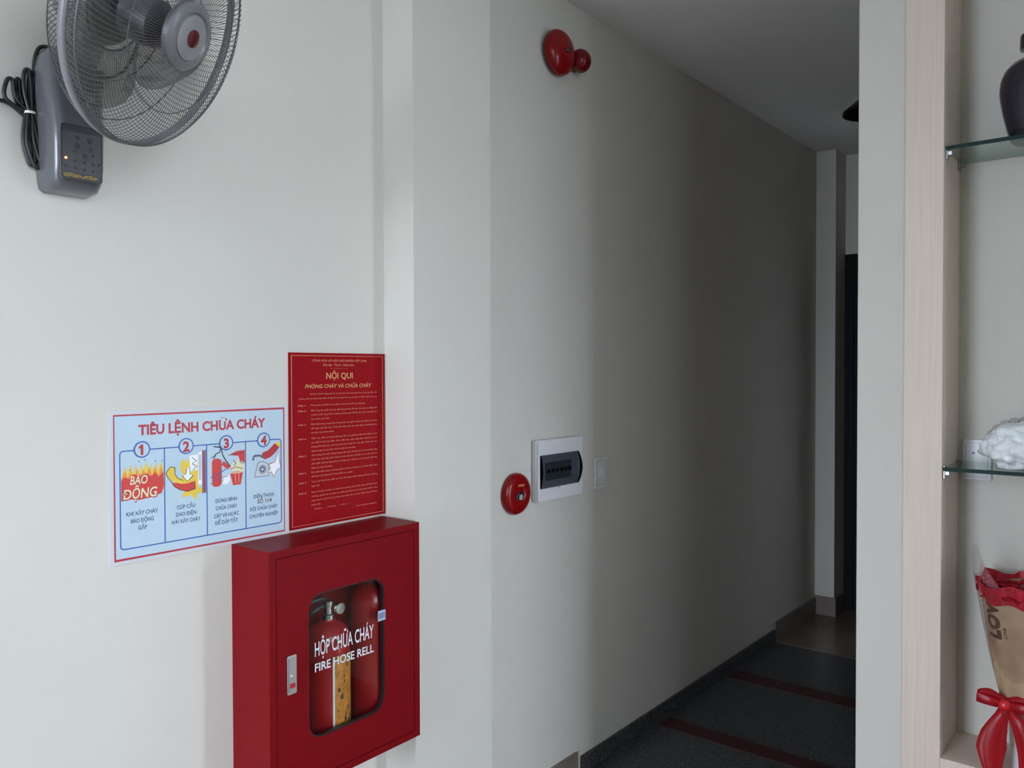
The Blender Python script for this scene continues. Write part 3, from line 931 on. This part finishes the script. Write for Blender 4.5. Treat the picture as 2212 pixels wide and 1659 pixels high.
# blades
for k in range(3):
    bm = bmesh.new()
    a0 = 2 * PI * k / 3 - 0.35
    grid = []
    for i in range(9):
        t = i / 8
        r = .036 + (.184 - .036) * t
        wdt = (0.50 + 0.85 * math.sin(PI * min(1, t * 0.92 + 0.05)))
        row = []
        for j in range(9):
            s = j / 8 - 0.5
            a = a0 + s * wdt * 1.25 + 0.35 * t
            zz = -.022 + s * .048 * (1 - .45 * t) - 0.012 * (s * 2) ** 2 * 0.3
            rr = r * (1 - 0.10 * t * (2 * s) ** 2)
            row.append(bm.verts.new(pol(rr, a, zz)))
        grid.append(row)
    for i in range(8):
        for j in range(8):
            bm.faces.new((grid[i][j], grid[i][j + 1], grid[i + 1][j + 1], grid[i + 1][j]))
    bmesh.ops.solidify(bm, geom=bm.faces[:], thickness=0.0018)
    obj('blade', bm, 'fanblade', fan, smooth=True, mtx=HM)
bm = bmesh.new()
lathe(bm, [(.040, -.045), (.041, -.01), (.038, .006), (.025, .014), (0, .017)], 40)
obj('blade_hub', bm, 'motor', fan, auto=0.8, mtx=HM)
bm = bmesh.new()
lathe(bm, [(0, -.052), (.012, -.052), (.012, -.073), (.058, -.076), (.064, -.082), (.066, -.12), (.060, -.150), (.045, -.168), (.02, -.175), (0, -.176)], 40)
mo = obj('motor_housing', bm, 'motorgrey', fan, auto=0.7, mtx=HM)
# neck from housing top to motor, with the tilt joint
mc = FC - Nn * 0.12
bm = bmesh.new()
tube(bm, smooth_path([(WX + .036, BYc, 1.965), (WX + .060, BYc + .004, 1.99), tuple(mc + Vector((-.03, 0, -.062))), tuple(mc + Vector((-.01, 0, -.02)))], 6), [.030] * 6 + [.029] * 6 + [.028] * 6 + [.030], 14)
fobj('neck', bm, 'fanbody', auto=0.9)
for dy, dz_ in ((.034, .0), (.030, -.018)):
    bm = bmesh.new()
    lathe(bm, [(.009, 0), (.010, .004), (.010, .012), (.007, .015), (0, .015)], 16, Matrix.Translation((WX + .066, BYc + dy, 1.972 + dz_)) @ Matrix.Rotation(PI / 2, 4, 'Y'))
    fobj('tilt_knob', bm, 'dark', auto=0.6)
bm = bmesh.new()
tube(bm, smooth_path([tuple(mc + Vector((.0, .045, .02))), tuple(mc + Vector((.0, .075, -.03))), tuple(mc + Vector((-.06, .075, -.085))), (WX + .070, BYc + .03, 1.966)], 8), .0028, 6)
fobj('motor_lead', bm, 'black', smooth=True)
# power cord: hanging hank tied in the middle, tail off to the left
bm = bmesh.new()
cr_ = .0035
def W(y, zz, d=0.006): return (WX + d, y, zz)
tie = (0.585, 1.894)
ups = [((.567, 1.950), .008), ((.553, 1.946), .016), ((.579, 1.968), .012), ((.583, 1.971), .014), ((.590, 1.966), .014)]
dns = [((.587, 1.801), .012), ((.594, 1.797), .016), ((.602, 1.806), .014), ((.606, 1.812), .012), ((.600, 1.808), .01)]
rnd = random.Random(2)
for i, ((uy, uz), uw) in enumerate(ups):
    off = (i - 2) * .0022
    d = .005 + (i % 3) * .0045
    tube(bm, smooth_path([W(tie[0] + off - .002, tie[1], d), W(uy - uw * .55 + .002, uz - .035, d), W(uy - uw * .3, uz - .004, d), W(uy + uw * .3, uz, d), W(uy + uw * .6, uz - .03, d), W(tie[0] + off + .002, tie[1], d)], 7), cr_, 7)
for i, ((uy, uz), uw) in enumerate(dns):
    off = (i - 2) * .0022
    d = .005 + ((i + 1) % 3) * .0045
    tube(bm, smooth_path([W(tie[0] + off - .002, tie[1], d), W(uy - uw * .75 - .004, uz + .045, d), W(uy - uw * .45, uz + .010, d), W(uy, uz, d), W(uy + uw * .45, uz + .008, d), W(uy + uw * .2 - .002, uz + .05, d), W(tie[0] + off + .003, tie[1], d)], 7), cr_, 7)
tube(bm, smooth_path([W(.592, 1.945, .009), W(.5935, 1.97, .007), W(.597, 2.0, .006), W(.606, 2.02, .006), W(.625, 2.022, .012)], 7), cr_, 7)
tube(bm, smooth_path([W(.5815, 1.885, .007), W(.572, 1.893, .005), W(.558, 1.903, .005), W(.541, 1.907, .005), W(.522, 1.900, .006), W(.515, 1.885, .010)], 7), cr_, 7)
cord = fobj('power_cord', bm, 'black', smooth=True)
bm = bmesh.new()
lathe(bm, [(.0085, -.0022), (.0098, -.0022), (.0098, .0022), (.0085, .0022), (.0085, -.0022)], 20, Matrix.Translation((WX + .0105, tie[0], tie[1])))
fobj('cable_tie', bm, 'tie', cord, auto=0.6)

# ------------------------------------------------------------------ fire alarm bell, lamp, call point
bell = empty('fire_alarm_bell', on_x(WX, 2.192, 2.481), 'round red fire alarm bell high on the hallway wall', 'alarm bell')
bm = bmesh.new()
lathe(bm, [(0, 0.0005), (.045, 0.0005), (.045, .018), (.030, .026), (0, .026)], 32)
obj('backplate', bm, 'alarmred2', bell, auto=0.6)
bm = bmesh.new()
pr = [(.0705, .016), (.0745, .017), (.0745, .022)]
for k in range(1, 10):
    a = PI / 2 * k / 9
    pr.append((.0745 * math.cos(a) ** 0.8 if k < 9 else 0.0, .022 + .036 * math.sin(a)))
lathe(bm, pr, 56)
gong = obj('gong', bm, 'alarmred', bell, auto=1.0)
bm = bmesh.new()
lathe(bm, [(.009, .055), (.009, .062), (.006, .065), (0, .065)], 16)
obj('centre_screw', bm, 'dark', gong, auto=0.6)
lamp = empty('fire_alarm_lamp', on_x(WX, 2.300, 2.482), 'small dark red alarm lamp beside the fire bell', 'alarm lamp')
bm = bmesh.new()
lathe(bm, [(0, .0005), (.031, .0005), (.032, .006), (.031, .020), (.029, .022), (0, .022)], 40)
obj('base', bm, 'alarmred2', lamp, auto=0.6)
bm = bmesh.new()
pr = [(.028, .0215), (.037, .024), (.040, .034)]
for k in range(1, 9):
    a = PI / 2 * k / 8
    pr.append((.040 * math.cos(a) if k < 8 else 0.0, .034 + .036 * math.sin(a)))
lathe(bm, pr, 40)
obj('lens', bm, 'alarmred2', lamp, auto=1.0)

cp = empty('fire_call_point', on_x(WX, 1.976, 1.038), 'round red fire alarm call point with black button beside the fuse box', 'call point')
bm = bmesh.new()
lathe(bm, [(0, .0005), (.062, .0005), (.066, .004), (.066, .012), (.062, .020), (.050, .026), (.036, .0275), (.022, .026), (.019, .022), (0, .022)], 56)
obj('housing', bm, 'alarmred', cp, auto=0.9)
bm = bmesh.new()
lathe(bm, [(.0185, .0215), (.0185, .0245), (.016, .0255), (0, .0255)], 24, Matrix.Translation((.004, -.010, 0)))
pb = obj('push_button', bm, 'black', cp, auto=0.6)
bm = bmesh.new()
prism(bm, rrect(-.004, .012, -.018, -.002, .002, 2), .0255, .0262)
obj('button_face', bm, 'boxinner', pb)
textobj('lettering', 'noticegold', cp, [('FIRE', .004, .024, .0279, dict(height=.0075, width=.030, bold=.02))])

# ------------------------------------------------------------------ fuse box
fb = empty('fuse_box', on_x(WX, 2.065, 0.998), 'white fuse box with smoked window on the hallway wall', 'fuse box')
fw, fh, ft = .258, .202, .026
bm = bmesh.new()
box(bm, 0, fw, 0, fh, .0005, ft - .004, bev=.006, seg=3)
ring_prism(bm, rrect(.002, fw - .002, .002, fh - .002, .008, 4), rrect(.017, .234, .046, .150, .006, 4), ft - .006, ft)
obj('body', bm, 'white', fb, auto=0.3)
bm = bmesh.new()
box(bm, .017, .234, .046, .150, ft - .0055, ft - .0035)
tray = obj('breaker_tray', bm, 'boxinner', fb)
for k in range(6):
    bm = bmesh.new()
    box(bm, .046 + k * .024, .069 + k * .024, .068, .126, ft - .0035, ft + .001, bev=.001, seg=1)
    br = obj('breaker', bm, 'breaker', tray)
    bm = bmesh.new()
    box(bm, .051 + k * .024, .064 + k * .024, .092, .104, ft + .001, ft + .005, bev=.001, seg=1)
    obj('breaker_toggle', bm, 'black', br)
# smoked window bowed outward
bm = bmesh.new()
rows = []
for j in range(9):
    y = .044 + .108 * j / 8
    bow = 1 - (2 * j / 8 - 1) ** 2
    xr = .228 + .012 * bow
    row = []
    for i in range(9):
        x = .0145 + (xr - .0145) * i / 8
        row.append(bm.verts.new((x, y, ft + .004 + .008 * bow)))
    rows.append(row)
for a, b in zip(rows, rows[1:]):
    for i in range(8):
        bm.faces.new((a[i], a[i + 1], b[i + 1], b[i]))
cover = obj('smoked_window', bm, 'smoke', fb, smooth=True)
edge = [r[0].co.copy() if False else None for r in []]
bm = bmesh.new()
pts = []
def covp(i, j):
    y = .044 + .108 * j / 8
    bow = 1 - (2 * j / 8 - 1) ** 2
    return (.0145 + (.2135 + .012 * bow) * i / 8, y, ft + .004 + .008 * bow)
loop = [covp(i, 0) for i in range(9)] + [covp(8, j) for j in range(1, 9)] + [covp(i, 8) for i in range(7, -1, -1)] + [covp(0, j) for j in range(7, 0, -1)]
outl = [bm.verts.new((x, y, ft - .001)) for x, y, q in loop]
topl = [bm.verts.new(p) for p in loop]
for i in range(len(loop)):
    j = (i + 1) % len(loop)
    bm.faces.new((outl[i], outl[j], topl[j], topl[i]))
bmesh.ops.solidify(bm, geom=bm.faces[:], thickness=.0016)
obj('window_rim', bm, 'dark', cover)
bm = bmesh.new()
box(bm, .118, .132, .036, .044, ft - .001, ft + .006, bev=.0015)
obj('window_catch', bm, 'white', fb, auto=0.3)

sw = empty('light_switch', on_x(WX, 2.427, 0.999), 'small white light switch plate right of the fuse box', 'light switch')
bm = bmesh.new(); box(bm, 0, .082, 0, .113, .0005, .009, bev=.003)
obj('plate', bm, 'offwhite', sw, auto=0.3)
bm = bmesh.new(); ring_prism(bm, rrect(.008, .074, .012, .101, .003, 3), rrect(.0095, .0725, .0135, .0995, .0025, 3), .009, .0098)
obj('plate_groove', bm, 'boxinner', sw)
bm = bmesh.new()
prism(bm, rrect(.028, .054, .040, .074, .002, 3), .009, .0115)
obj('rocker', bm, 'white', sw)
bm = bmesh.new()
box(bm, .031, .051, .056, .071, .0115, .0145, bev=.001)
obj('rocker_ridge', bm, 'white', sw, auto=0.3)

# ------------------------------------------------------------------ pendant lamp in the hallway
pl = empty('pendant_lamp', Matrix.Translation((-0.815, 3.0, CEIL)), 'black conical lamp hanging from the hallway ceiling', 'lamp')
bm = bmesh.new()
lathe(bm, [(0, -.0005), (.045, -.0005), (.045, -.015), (.02, -.024), (0, -.024)], 28)
obj('ceiling_rose', bm, 'black', pl, auto=0.6)
bm = bmesh.new(); tube(bm, [(0, 0, -.02), (0, 0, -.27)], .004, 8)
obj('cord', bm, 'black', pl, smooth=True)
bm = bmesh.new()
lathe(bm, [(.0, -.262), (.02, -.264), (.022, -.285), (.103, -.352), (.104, -.360), (.101, -.360), (.020, -.290), (0, -.288)], 48)
obj('lamp_shade', bm, 'door', pl, auto=0.3)

# ------------------------------------------------------------------ shelf unit
UX0, UX1, UF = PART_X1, -0.475, 2.392
SR = 0.36                                   # inner right end of the shelves (outside the frame)
sh = empty('display_shelf', Matrix.Translation((UX0, UF, 0)), 'pale wood shelf unit with glass shelves against the cream wall', 'shelf unit')
si = Matrix.Translation((-UX0, -UF, 0))
def sobj(name, m, *a, bev=0.0, parent=sh):
    bm = bmesh.new(); box(bm, *a, bev=bev)
    bmesh.ops.transform(bm, matrix=si, verts=bm.verts)
    return obj(name, bm, m, parent)
sobj('upright', 'wood', UX0 + .0005, UX1, UF, BACK_Y - .0005, 0, CEIL - .001, bev=.0015)
sobj('upright', 'wood', SR, SR + .096, UF, BACK_Y - .0005, 0, CEIL - .001, bev=.0015)
sobj('bottom_board', 'wood', UX1, SR, UF + .003, BACK_Y - .0005, .345, .383, bev=.001)
sobj('base_panel', 'wood', UX1, SR, UF + .03, UF + .048, 0, .345)
def glass_shelf(z0, t, yf):
    g_ = sobj('glass_shelf', 'shelfglass', UX1 + .002, SR - .002, yf + .002, BACK_Y - .003, z0, z0 + t)
    sobj('glass_edge', 'glassedge', UX1 + .002, SR - .002, yf, yf + .0019, z0, z0 + t, parent=g_)
    for xx, sx in ((UX1, 1), (SR, -1)):
        for yy in (yf + .010, BACK_Y - .035):
            a, b = sorted((xx + sx * .0005, xx + sx * .016))
            b_ = sobj('shelf_bracket', 'steel', a, b, yy, yy + .014, z0 - .013, z0 - .0005, bev=.002)
            a2, b2 = sorted((xx + sx * .0005, xx + sx * .005))
            sobj('bracket_plate', 'steel', a2, b2, yy - .003, yy + .017, z0 - .022, z0 + .014, bev=.001, parent=b_)
    return g_
GZ1, GZ2, GT = 2.011, 1.156, .010
glass_shelf(GZ1, GT, UF + .012)
glass_shelf(GZ2, GT, UF + .006)

# black vase
va = empty('black_vase', Matrix.Translation((-0.268, 2.5, GZ1 + GT + .0003)), 'round black vase on the upper glass shelf', 'vase')
bm = bmesh.new()
prf = [(0, 0), (.066, 0), (.070, .004), (.078, .03), (.088, .075), (.094, .11), (.0965, .135), (.094, .162), (.086, .184), (.070, .202), (.048, .213), (.036, .219), (.034, .228), (.042, .236), (.050, .240)]
lathe(bm, prf, 56)
obj('body', bm, 'vase', va, auto=1.0)
bm = bmesh.new()
lathe(bm, [(.050, .240), (.051, .244), (.050, .274), (.046, .276), (.043, .274), (.040, .236), (.030, .226), (0, .222)], 56)
obj('neck', bm, 'vase', va, auto=0.8)

# white crumpled bundle on the lower shelf
wb = empty('white_bag', Matrix.Translation((-0.300, 2.49, GZ2 + GT + .0003)), 'white crumpled plastic bag on the lower glass shelf', 'bag')
bm = bmesh.new()
bmesh.ops.create_icosphere(bm, subdivisions=5, radius=1.0)
for v in bm.verts:
    d = v.co.normalized()
    n1 = noise.noise(d * 1.7 + Vector((3, 1, 7)))
    n2 = noise.noise(d * 4.5 + Vector((9, 2, 1)))
    n3 = 1 - abs(noise.noise(d * 7.0)) * 2
    k = 1 + .22 * n1 + .13 * n2 + .07 * n3
    co = Vector((d.x * .090 * k, d.y * .070 * k, .052 + d.z * .066 * k))
    if d.z < -0.35: co.x *= 0.88
    co.z = max(co.z, 0.0)
    v.co = co
obj('crumpled_film', bm, 'bag', wb, smooth=True)
bm = bmesh.new()
for k in range(9):
    a = PI * (0.15 + 0.7 * k / 8)
    x, zz = .080 * math.cos(a), .055 + .066 * math.sin(a)
    bmesh.ops.create_icosphere(bm, subdivisions=2, radius=.016, matrix=Matrix.Translation((x, .0, zz)))
obj('frilled_edge', bm, 'cello', wb, smooth=True)

# socket on the back wall
so_ = empty('wall_socket', on_y(-0.465, BACK_Y, 1.112), 'white wall socket plate behind the lower glass shelf', 'wall socket')
bm = bmesh.new(); box(bm, 0, .074, 0, .117, .0005, .010, bev=.004, seg=3)
obj('plate', bm, 'white', so_, auto=0.3)
bm = bmesh.new(); ring_prism(bm, rrect(.009, .065, .010, .107, .003, 3), rrect(.010, .064, .011, .106, .003, 3), .010, .0106)
obj('plate_groove', bm, 'boxinner', so_)
for yy in (.038, .078):
    for xx in (.029, .045):
        bm = bmesh.new(); lathe(bm, [(.003, .0098), (.003, .0104), (0, .0104)], 12, Matrix.Translation((xx, yy, 0)))
        obj('socket_hole', bm, 'black', so_)

# ------------------------------------------------------------------ bouquet in pot
BZ = .3834
BX, BYy = -0.266, 2.474
bq = empty('rose_bouquet', Matrix.Translation((BX, BYy, BZ)), 'red rose bouquet in kraft paper with red ribbon on the bottom shelf', 'bouquet')
# pot
bm = bmesh.new()
lathe(bm, [(0, 0), (.052, 0), (.055, .004), (.064, .165), (.066, .170), (.062, .172), (.058, .165), (0, .16)], 48)
pot = obj('pot', bm, 'pot', bq, auto=0.8)
bm = bmesh.new()
rnd = random.Random(11)
for k in range(26):
    a = rnd.uniform(0, 2 * PI); zz = rnd.uniform(.02, .15); rr = .055 + (.064 - .055) * zz / .165 + .0006
    s1, s2 = rnd.uniform(.006, .010), rnd.uniform(.004, .006)
    c = Vector((rr * math.cos(a), rr * math.sin(a), zz))
    tx, tz = Vector((-math.sin(a), math.cos(a), 0)), Vector((0, 0, 1))
    nrm = Vector((math.cos(a), math.sin(a), 0))
    vs_ = []
    for q in range(12):
        t = 2 * PI * q / 12
        u, w_ = s1 * math.cos(t), s2 * math.sin(t)
        aa = a + u / rr
        vs_.append(bm.verts.new((rr * math.cos(aa), rr * math.sin(aa), zz + w_ + u * .5)))
    bm.faces.new(vs_)
obj('black_spots', bm, 'pblack', pot)
# kraft wrap: folded cone
H0, H1 = .185, .462
def wrap_r(t, a):
    r = .080 + (.130 - .080) * (t ** 0.75)
    return r * (1 + .03 * math.sin(5 * a + 1) * t + .015 * math.sin(13 * a))
def wrap_pt(t, a, off=0.0):
    r = wrap_r(t, a) + off
    return Vector((r * math.cos(a), r * .93 * math.sin(a), H0 + (H1 - H0) * t))
bm = bmesh.new()
NA, NT = 72, 14
rows = []
for i in range(NT + 1):
    t = i / NT
    row = []
    for k in range(NA):
        a = 2 * PI * k / NA
        p_ = wrap_pt(t, a)
        if i == NT: p_.z += .010 * math.sin(3 * a + 2)
        row.append(bm.verts.new(p_))
    rows.append(row)
for a, b in zip(rows, rows[1:]):
    for k in range(NA):
        bm.faces.new((a[k], a[(k + 1) % NA], b[(k + 1) % NA], b[k]))
# gathered neck closing to the pot
r0 = [bm.verts.new((.045 * math.cos(2 * PI * k / NA) * (1 + .15 * (k % 3)), .045 * math.sin(2 * PI * k / NA), .158)) for k in range(NA)]
for k in range(NA):
    bm.faces.new((r0[k], r0[(k + 1) % NA], rows[0][(k + 1) % NA], rows[0][k]))
wrap = obj('paper_wrap', bm, 'kraft', bq, smooth=True)
# lettering climbing the wrap, bent onto its surface
def on_wrap(me, t0, a0, off):
    for v in me.vertices:
        along, up = v.co.x, v.co.y
        t = t0 + along / (H1 - H0)
        r = wrap_r(max(0, min(1, t)), a0)
        v.co = wrap_pt(t, a0 - up / r, off)
LA = -2.30
me = text_mesh('LOVE', height=.042, width=.115, bold=.05, align='LEFT')
bmx = bmesh.new(); bmx.from_mesh(me); bmesh.ops.subdivide_edges(bmx, edges=bmx.edges[:], cuts=1, use_grid_fill=False); bmx.to_mesh(me); bmx.free()
on_wrap(me, .60, LA + .10, .0022)
link('lettering', me, 'kraftprint', wrap)
me = text_mesh('LOVE', height=.008, width=.028, bold=.02, align='LEFT')
on_wrap(me, .62, LA + .24, .0022)
link('small_lettering', me, 'kraftprint', wrap)
# roses
rose_me = None
rnd = random.Random(5)
spots = [(0, 0)] + [(.055 * math.cos(2 * PI * k / 6), .055 * math.sin(2 * PI * k / 6)) for k in range(6)] + [(.100 * math.cos(2 * PI * k / 12 + .2), .095 * math.sin(2 * PI * k / 12 + .2)) for k in range(12)]
bm = bmesh.new()
for layer, (r, hh, n, tilt) in enumerate(((.006, .012, 3, .0), (.013, .013, 4, .15), (.020, .011, 5, .35), (.027, .006, 6, .6))):
    for k in range(n):
        a0 = 2 * PI * k / n + layer * .7
        g2 = []
        for i in range(5):
            row = []
            for j in range(5):
                a = a0 + (j / 4 - .5) * 2 * PI / n * 1.25
                u = i / 4
                rr = r * (.45 + .55 * u) + tilt * .010 * u * u
                row.append(bm.verts.new((rr * math.cos(a), rr * math.sin(a), -.02 + (hh + .02) * u - .004 * (j / 4 - .5) ** 2 * 8 * u)))
            g2.append(row)
        for i in range(4):
            for j in range(4):
                bm.faces.new((g2[i][j], g2[i][j + 1], g2[i + 1][j + 1], g2[i + 1][j]))
rose_me = bpy.data.meshes.new('rose')
bm.to_mesh(rose_me); bm.free()
for f in rose_me.polygons: f.use_smooth = True
rose_me.materials.append(M['rose'])
for x, y in spots:
    o = bpy.data.objects.new('rose', rose_me)
    C.objects.link(o); o.parent = bq
    d = math.hypot(x, y)
    s_ = rnd.uniform(1.0, 1.25)
    o.matrix_local = Matrix.Translation((x, y, .468 + .012 * rnd.random() - d * .12)) @ Matrix.Rotation(rnd.uniform(0, 6.28), 4, 'Z') @ Matrix.Rotation(rnd.uniform(-.2, .2), 4, 'X') @ Matrix.Scale(s_, 4)
# red crepe rim of the wrap
bm = bmesh.new()
ra, rb = [], []
for k in range(NA * 2):
    a = PI * k / NA
    w_ = .004 * math.sin(17 * a) + .003 * math.sin(29 * a + 1)
    ra.append(bm.verts.new(wrap_pt(.93 + .02 * math.sin(9 * a), a, .003)))
    rb.append(bm.verts.new(wrap_pt(1.10 + .03 * math.sin(7 * a + 2), a, .004 + w_)))
for k in range(NA * 2):
    j = (k + 1) % (NA * 2)
    bm.faces.new((ra[k], ra[j], rb[j], rb[k]))
obj('red_crepe_rim', bm, 'rose', bq, smooth=True)
# clear film with pointed corners round the wrap
bm = bmesh.new()
rows = []
for i in range(9):
    t = i / 8
    row = []
    for k in range(48):
        a = 2 * PI * k / 48
        peak = max(0, math.cos(2 * (a - 3.75))) ** 5
        zt_ = H0 + .03 + (H1 + .0 + .10 * peak - H0) * t
        r = wrap_r(min(1, t), a) + .006 + .018 * t * abs(math.sin(2.0 * a + .4))
        yv = r * .93 * math.sin(a)
        row.append(bm.verts.new((r * math.cos(a), min(yv, .128), zt_)))
    rows.append(row)
for a, b in zip(rows, rows[1:]):
    for k in range(48):
        bm.faces.new((a[k], a[(k + 1) % 48], b[(k + 1) % 48], b[k]))
obj('clear_film', bm, 'cello', bq, smooth=True)
# pink dotted net corner standing above the roses
bm = bmesh.new()
c0 = Vector((-.125, -.055, .452)); c1 = Vector((-.122, -.050, .540)); c2 = Vector((-.055, -.100, .462))
rows = []
for i in range(7):
    t = i / 6
    A_ = c0.lerp(c1, t); B_ = c2.lerp(c1, t)
    row = [bm.verts.new(A_.lerp(B_, s / 6) + Vector((0, -.006 * math.sin(PI * s / 6) * (1 - t), 0))) for s in range(7)]
    rows.append(row)
for a, b in zip(rows[:-1], rows[1:]):
    for s in range(6):
        try: bm.faces.new((a[s], a[s + 1], b[s + 1], b[s]))
        except ValueError: pass
net = obj('pink_net', bm, 'pinkfilm', bq, smooth=True)
bm = bmesh.new()
rnd = random.Random(3)
for k in range(30):
    t, s = rnd.uniform(0, .75), rnd.uniform(.05, .95)
    p_ = c0.lerp(c1, t).lerp(c2.lerp(c1, t), s) + Vector((-.001, -.004, -.05 * rnd.random()))
    bmesh.ops.create_icosphere(bm, subdivisions=1, radius=.0013, matrix=Matrix.Translation(p_))
obj('white_dots', bm, 'pwhite', net)
# ribbon
def strip(name, pts, ws, side, parent=bq):
    pts_ = smooth_path(pts, 6)
    bm = bmesh.new()
    n = len(pts_)
    side = Vector(side)
    L_, R_ = [], []
    for i, p_ in enumerate(pts_):
        t = i / (n - 1) * (len(ws) - 1)
        k = min(int(t), len(ws) - 2)
        w_ = ws[k] + (ws[k + 1] - ws[k]) * (t - k)
        L_.append([bm.verts.new(p_ + side * w_ * (s / 4 - .5) + Vector((0, -.006 * math.cos(PI * (s / 4 - .5)), 0))) for s in range(5)])
    for i in range(n - 1):
        for s in range(4):
            bm.faces.new((L_[i][s], L_[i][s + 1], L_[i + 1][s + 1], L_[i + 1][s]))
    bmesh.ops.solidify(bm, geom=bm.faces[:], thickness=.0008)
    return obj(name, bm, 'ribbon', parent, smooth=True)
bm = bmesh.new()
lathe(bm, [(.078, .168), (.083, .172), (.084, .182), (.083, .192), (.079, .196)], 40)
obj('ribbon_band', bm, 'ribbon', bq, smooth=True)
kn = Vector((-.060, -.075, .182))
strip('ribbon_tail', [kn, Vector((-.064, -.094, .165)), Vector((-.080, -.100, .118)), Vector((-.086, -.102, .072)), Vector((-.083, -.104, .006))], [.018, .030, .058, .068, .034], (1, .1, 0.12))
strip('ribbon_loop', [kn, kn + Vector((-.025, -.016, .006)), kn + Vector((-.062, -.012, .012)), kn + Vector((-.035, -.004, .022)), kn + Vector((0, .004, .006))], [.020, .024, .030, .026, .018], (.1, .0, 1))
strip('ribbon_loop', [kn, kn + Vector((.035, -.020, .004)), kn + Vector((.080, -.012, .004)), kn + Vector((.040, -.004, .018)), kn + Vector((0, .004, .006))], [.020, .026, .032, .028, .018], (.1, .0, 1))
strip('ribbon_tail', [kn, kn + Vector((.03, -.022, -.03)), kn + Vector((.05, -.026, -.09)), kn + Vector((.055, -.026, -.15))], [.026, .036, .042, .040], (1, -.1, .2))
bm = bmesh.new()
bmesh.ops.create_uvsphere(bm, u_segments=16, v_segments=10, radius=.016, matrix=Matrix.Translation(kn + Vector((0, -.006, 0))) @ Matrix.Diagonal((1.1, .8, .95, 1)))
obj('ribbon_knot', bm, 'ribbon', bq, smooth=True)
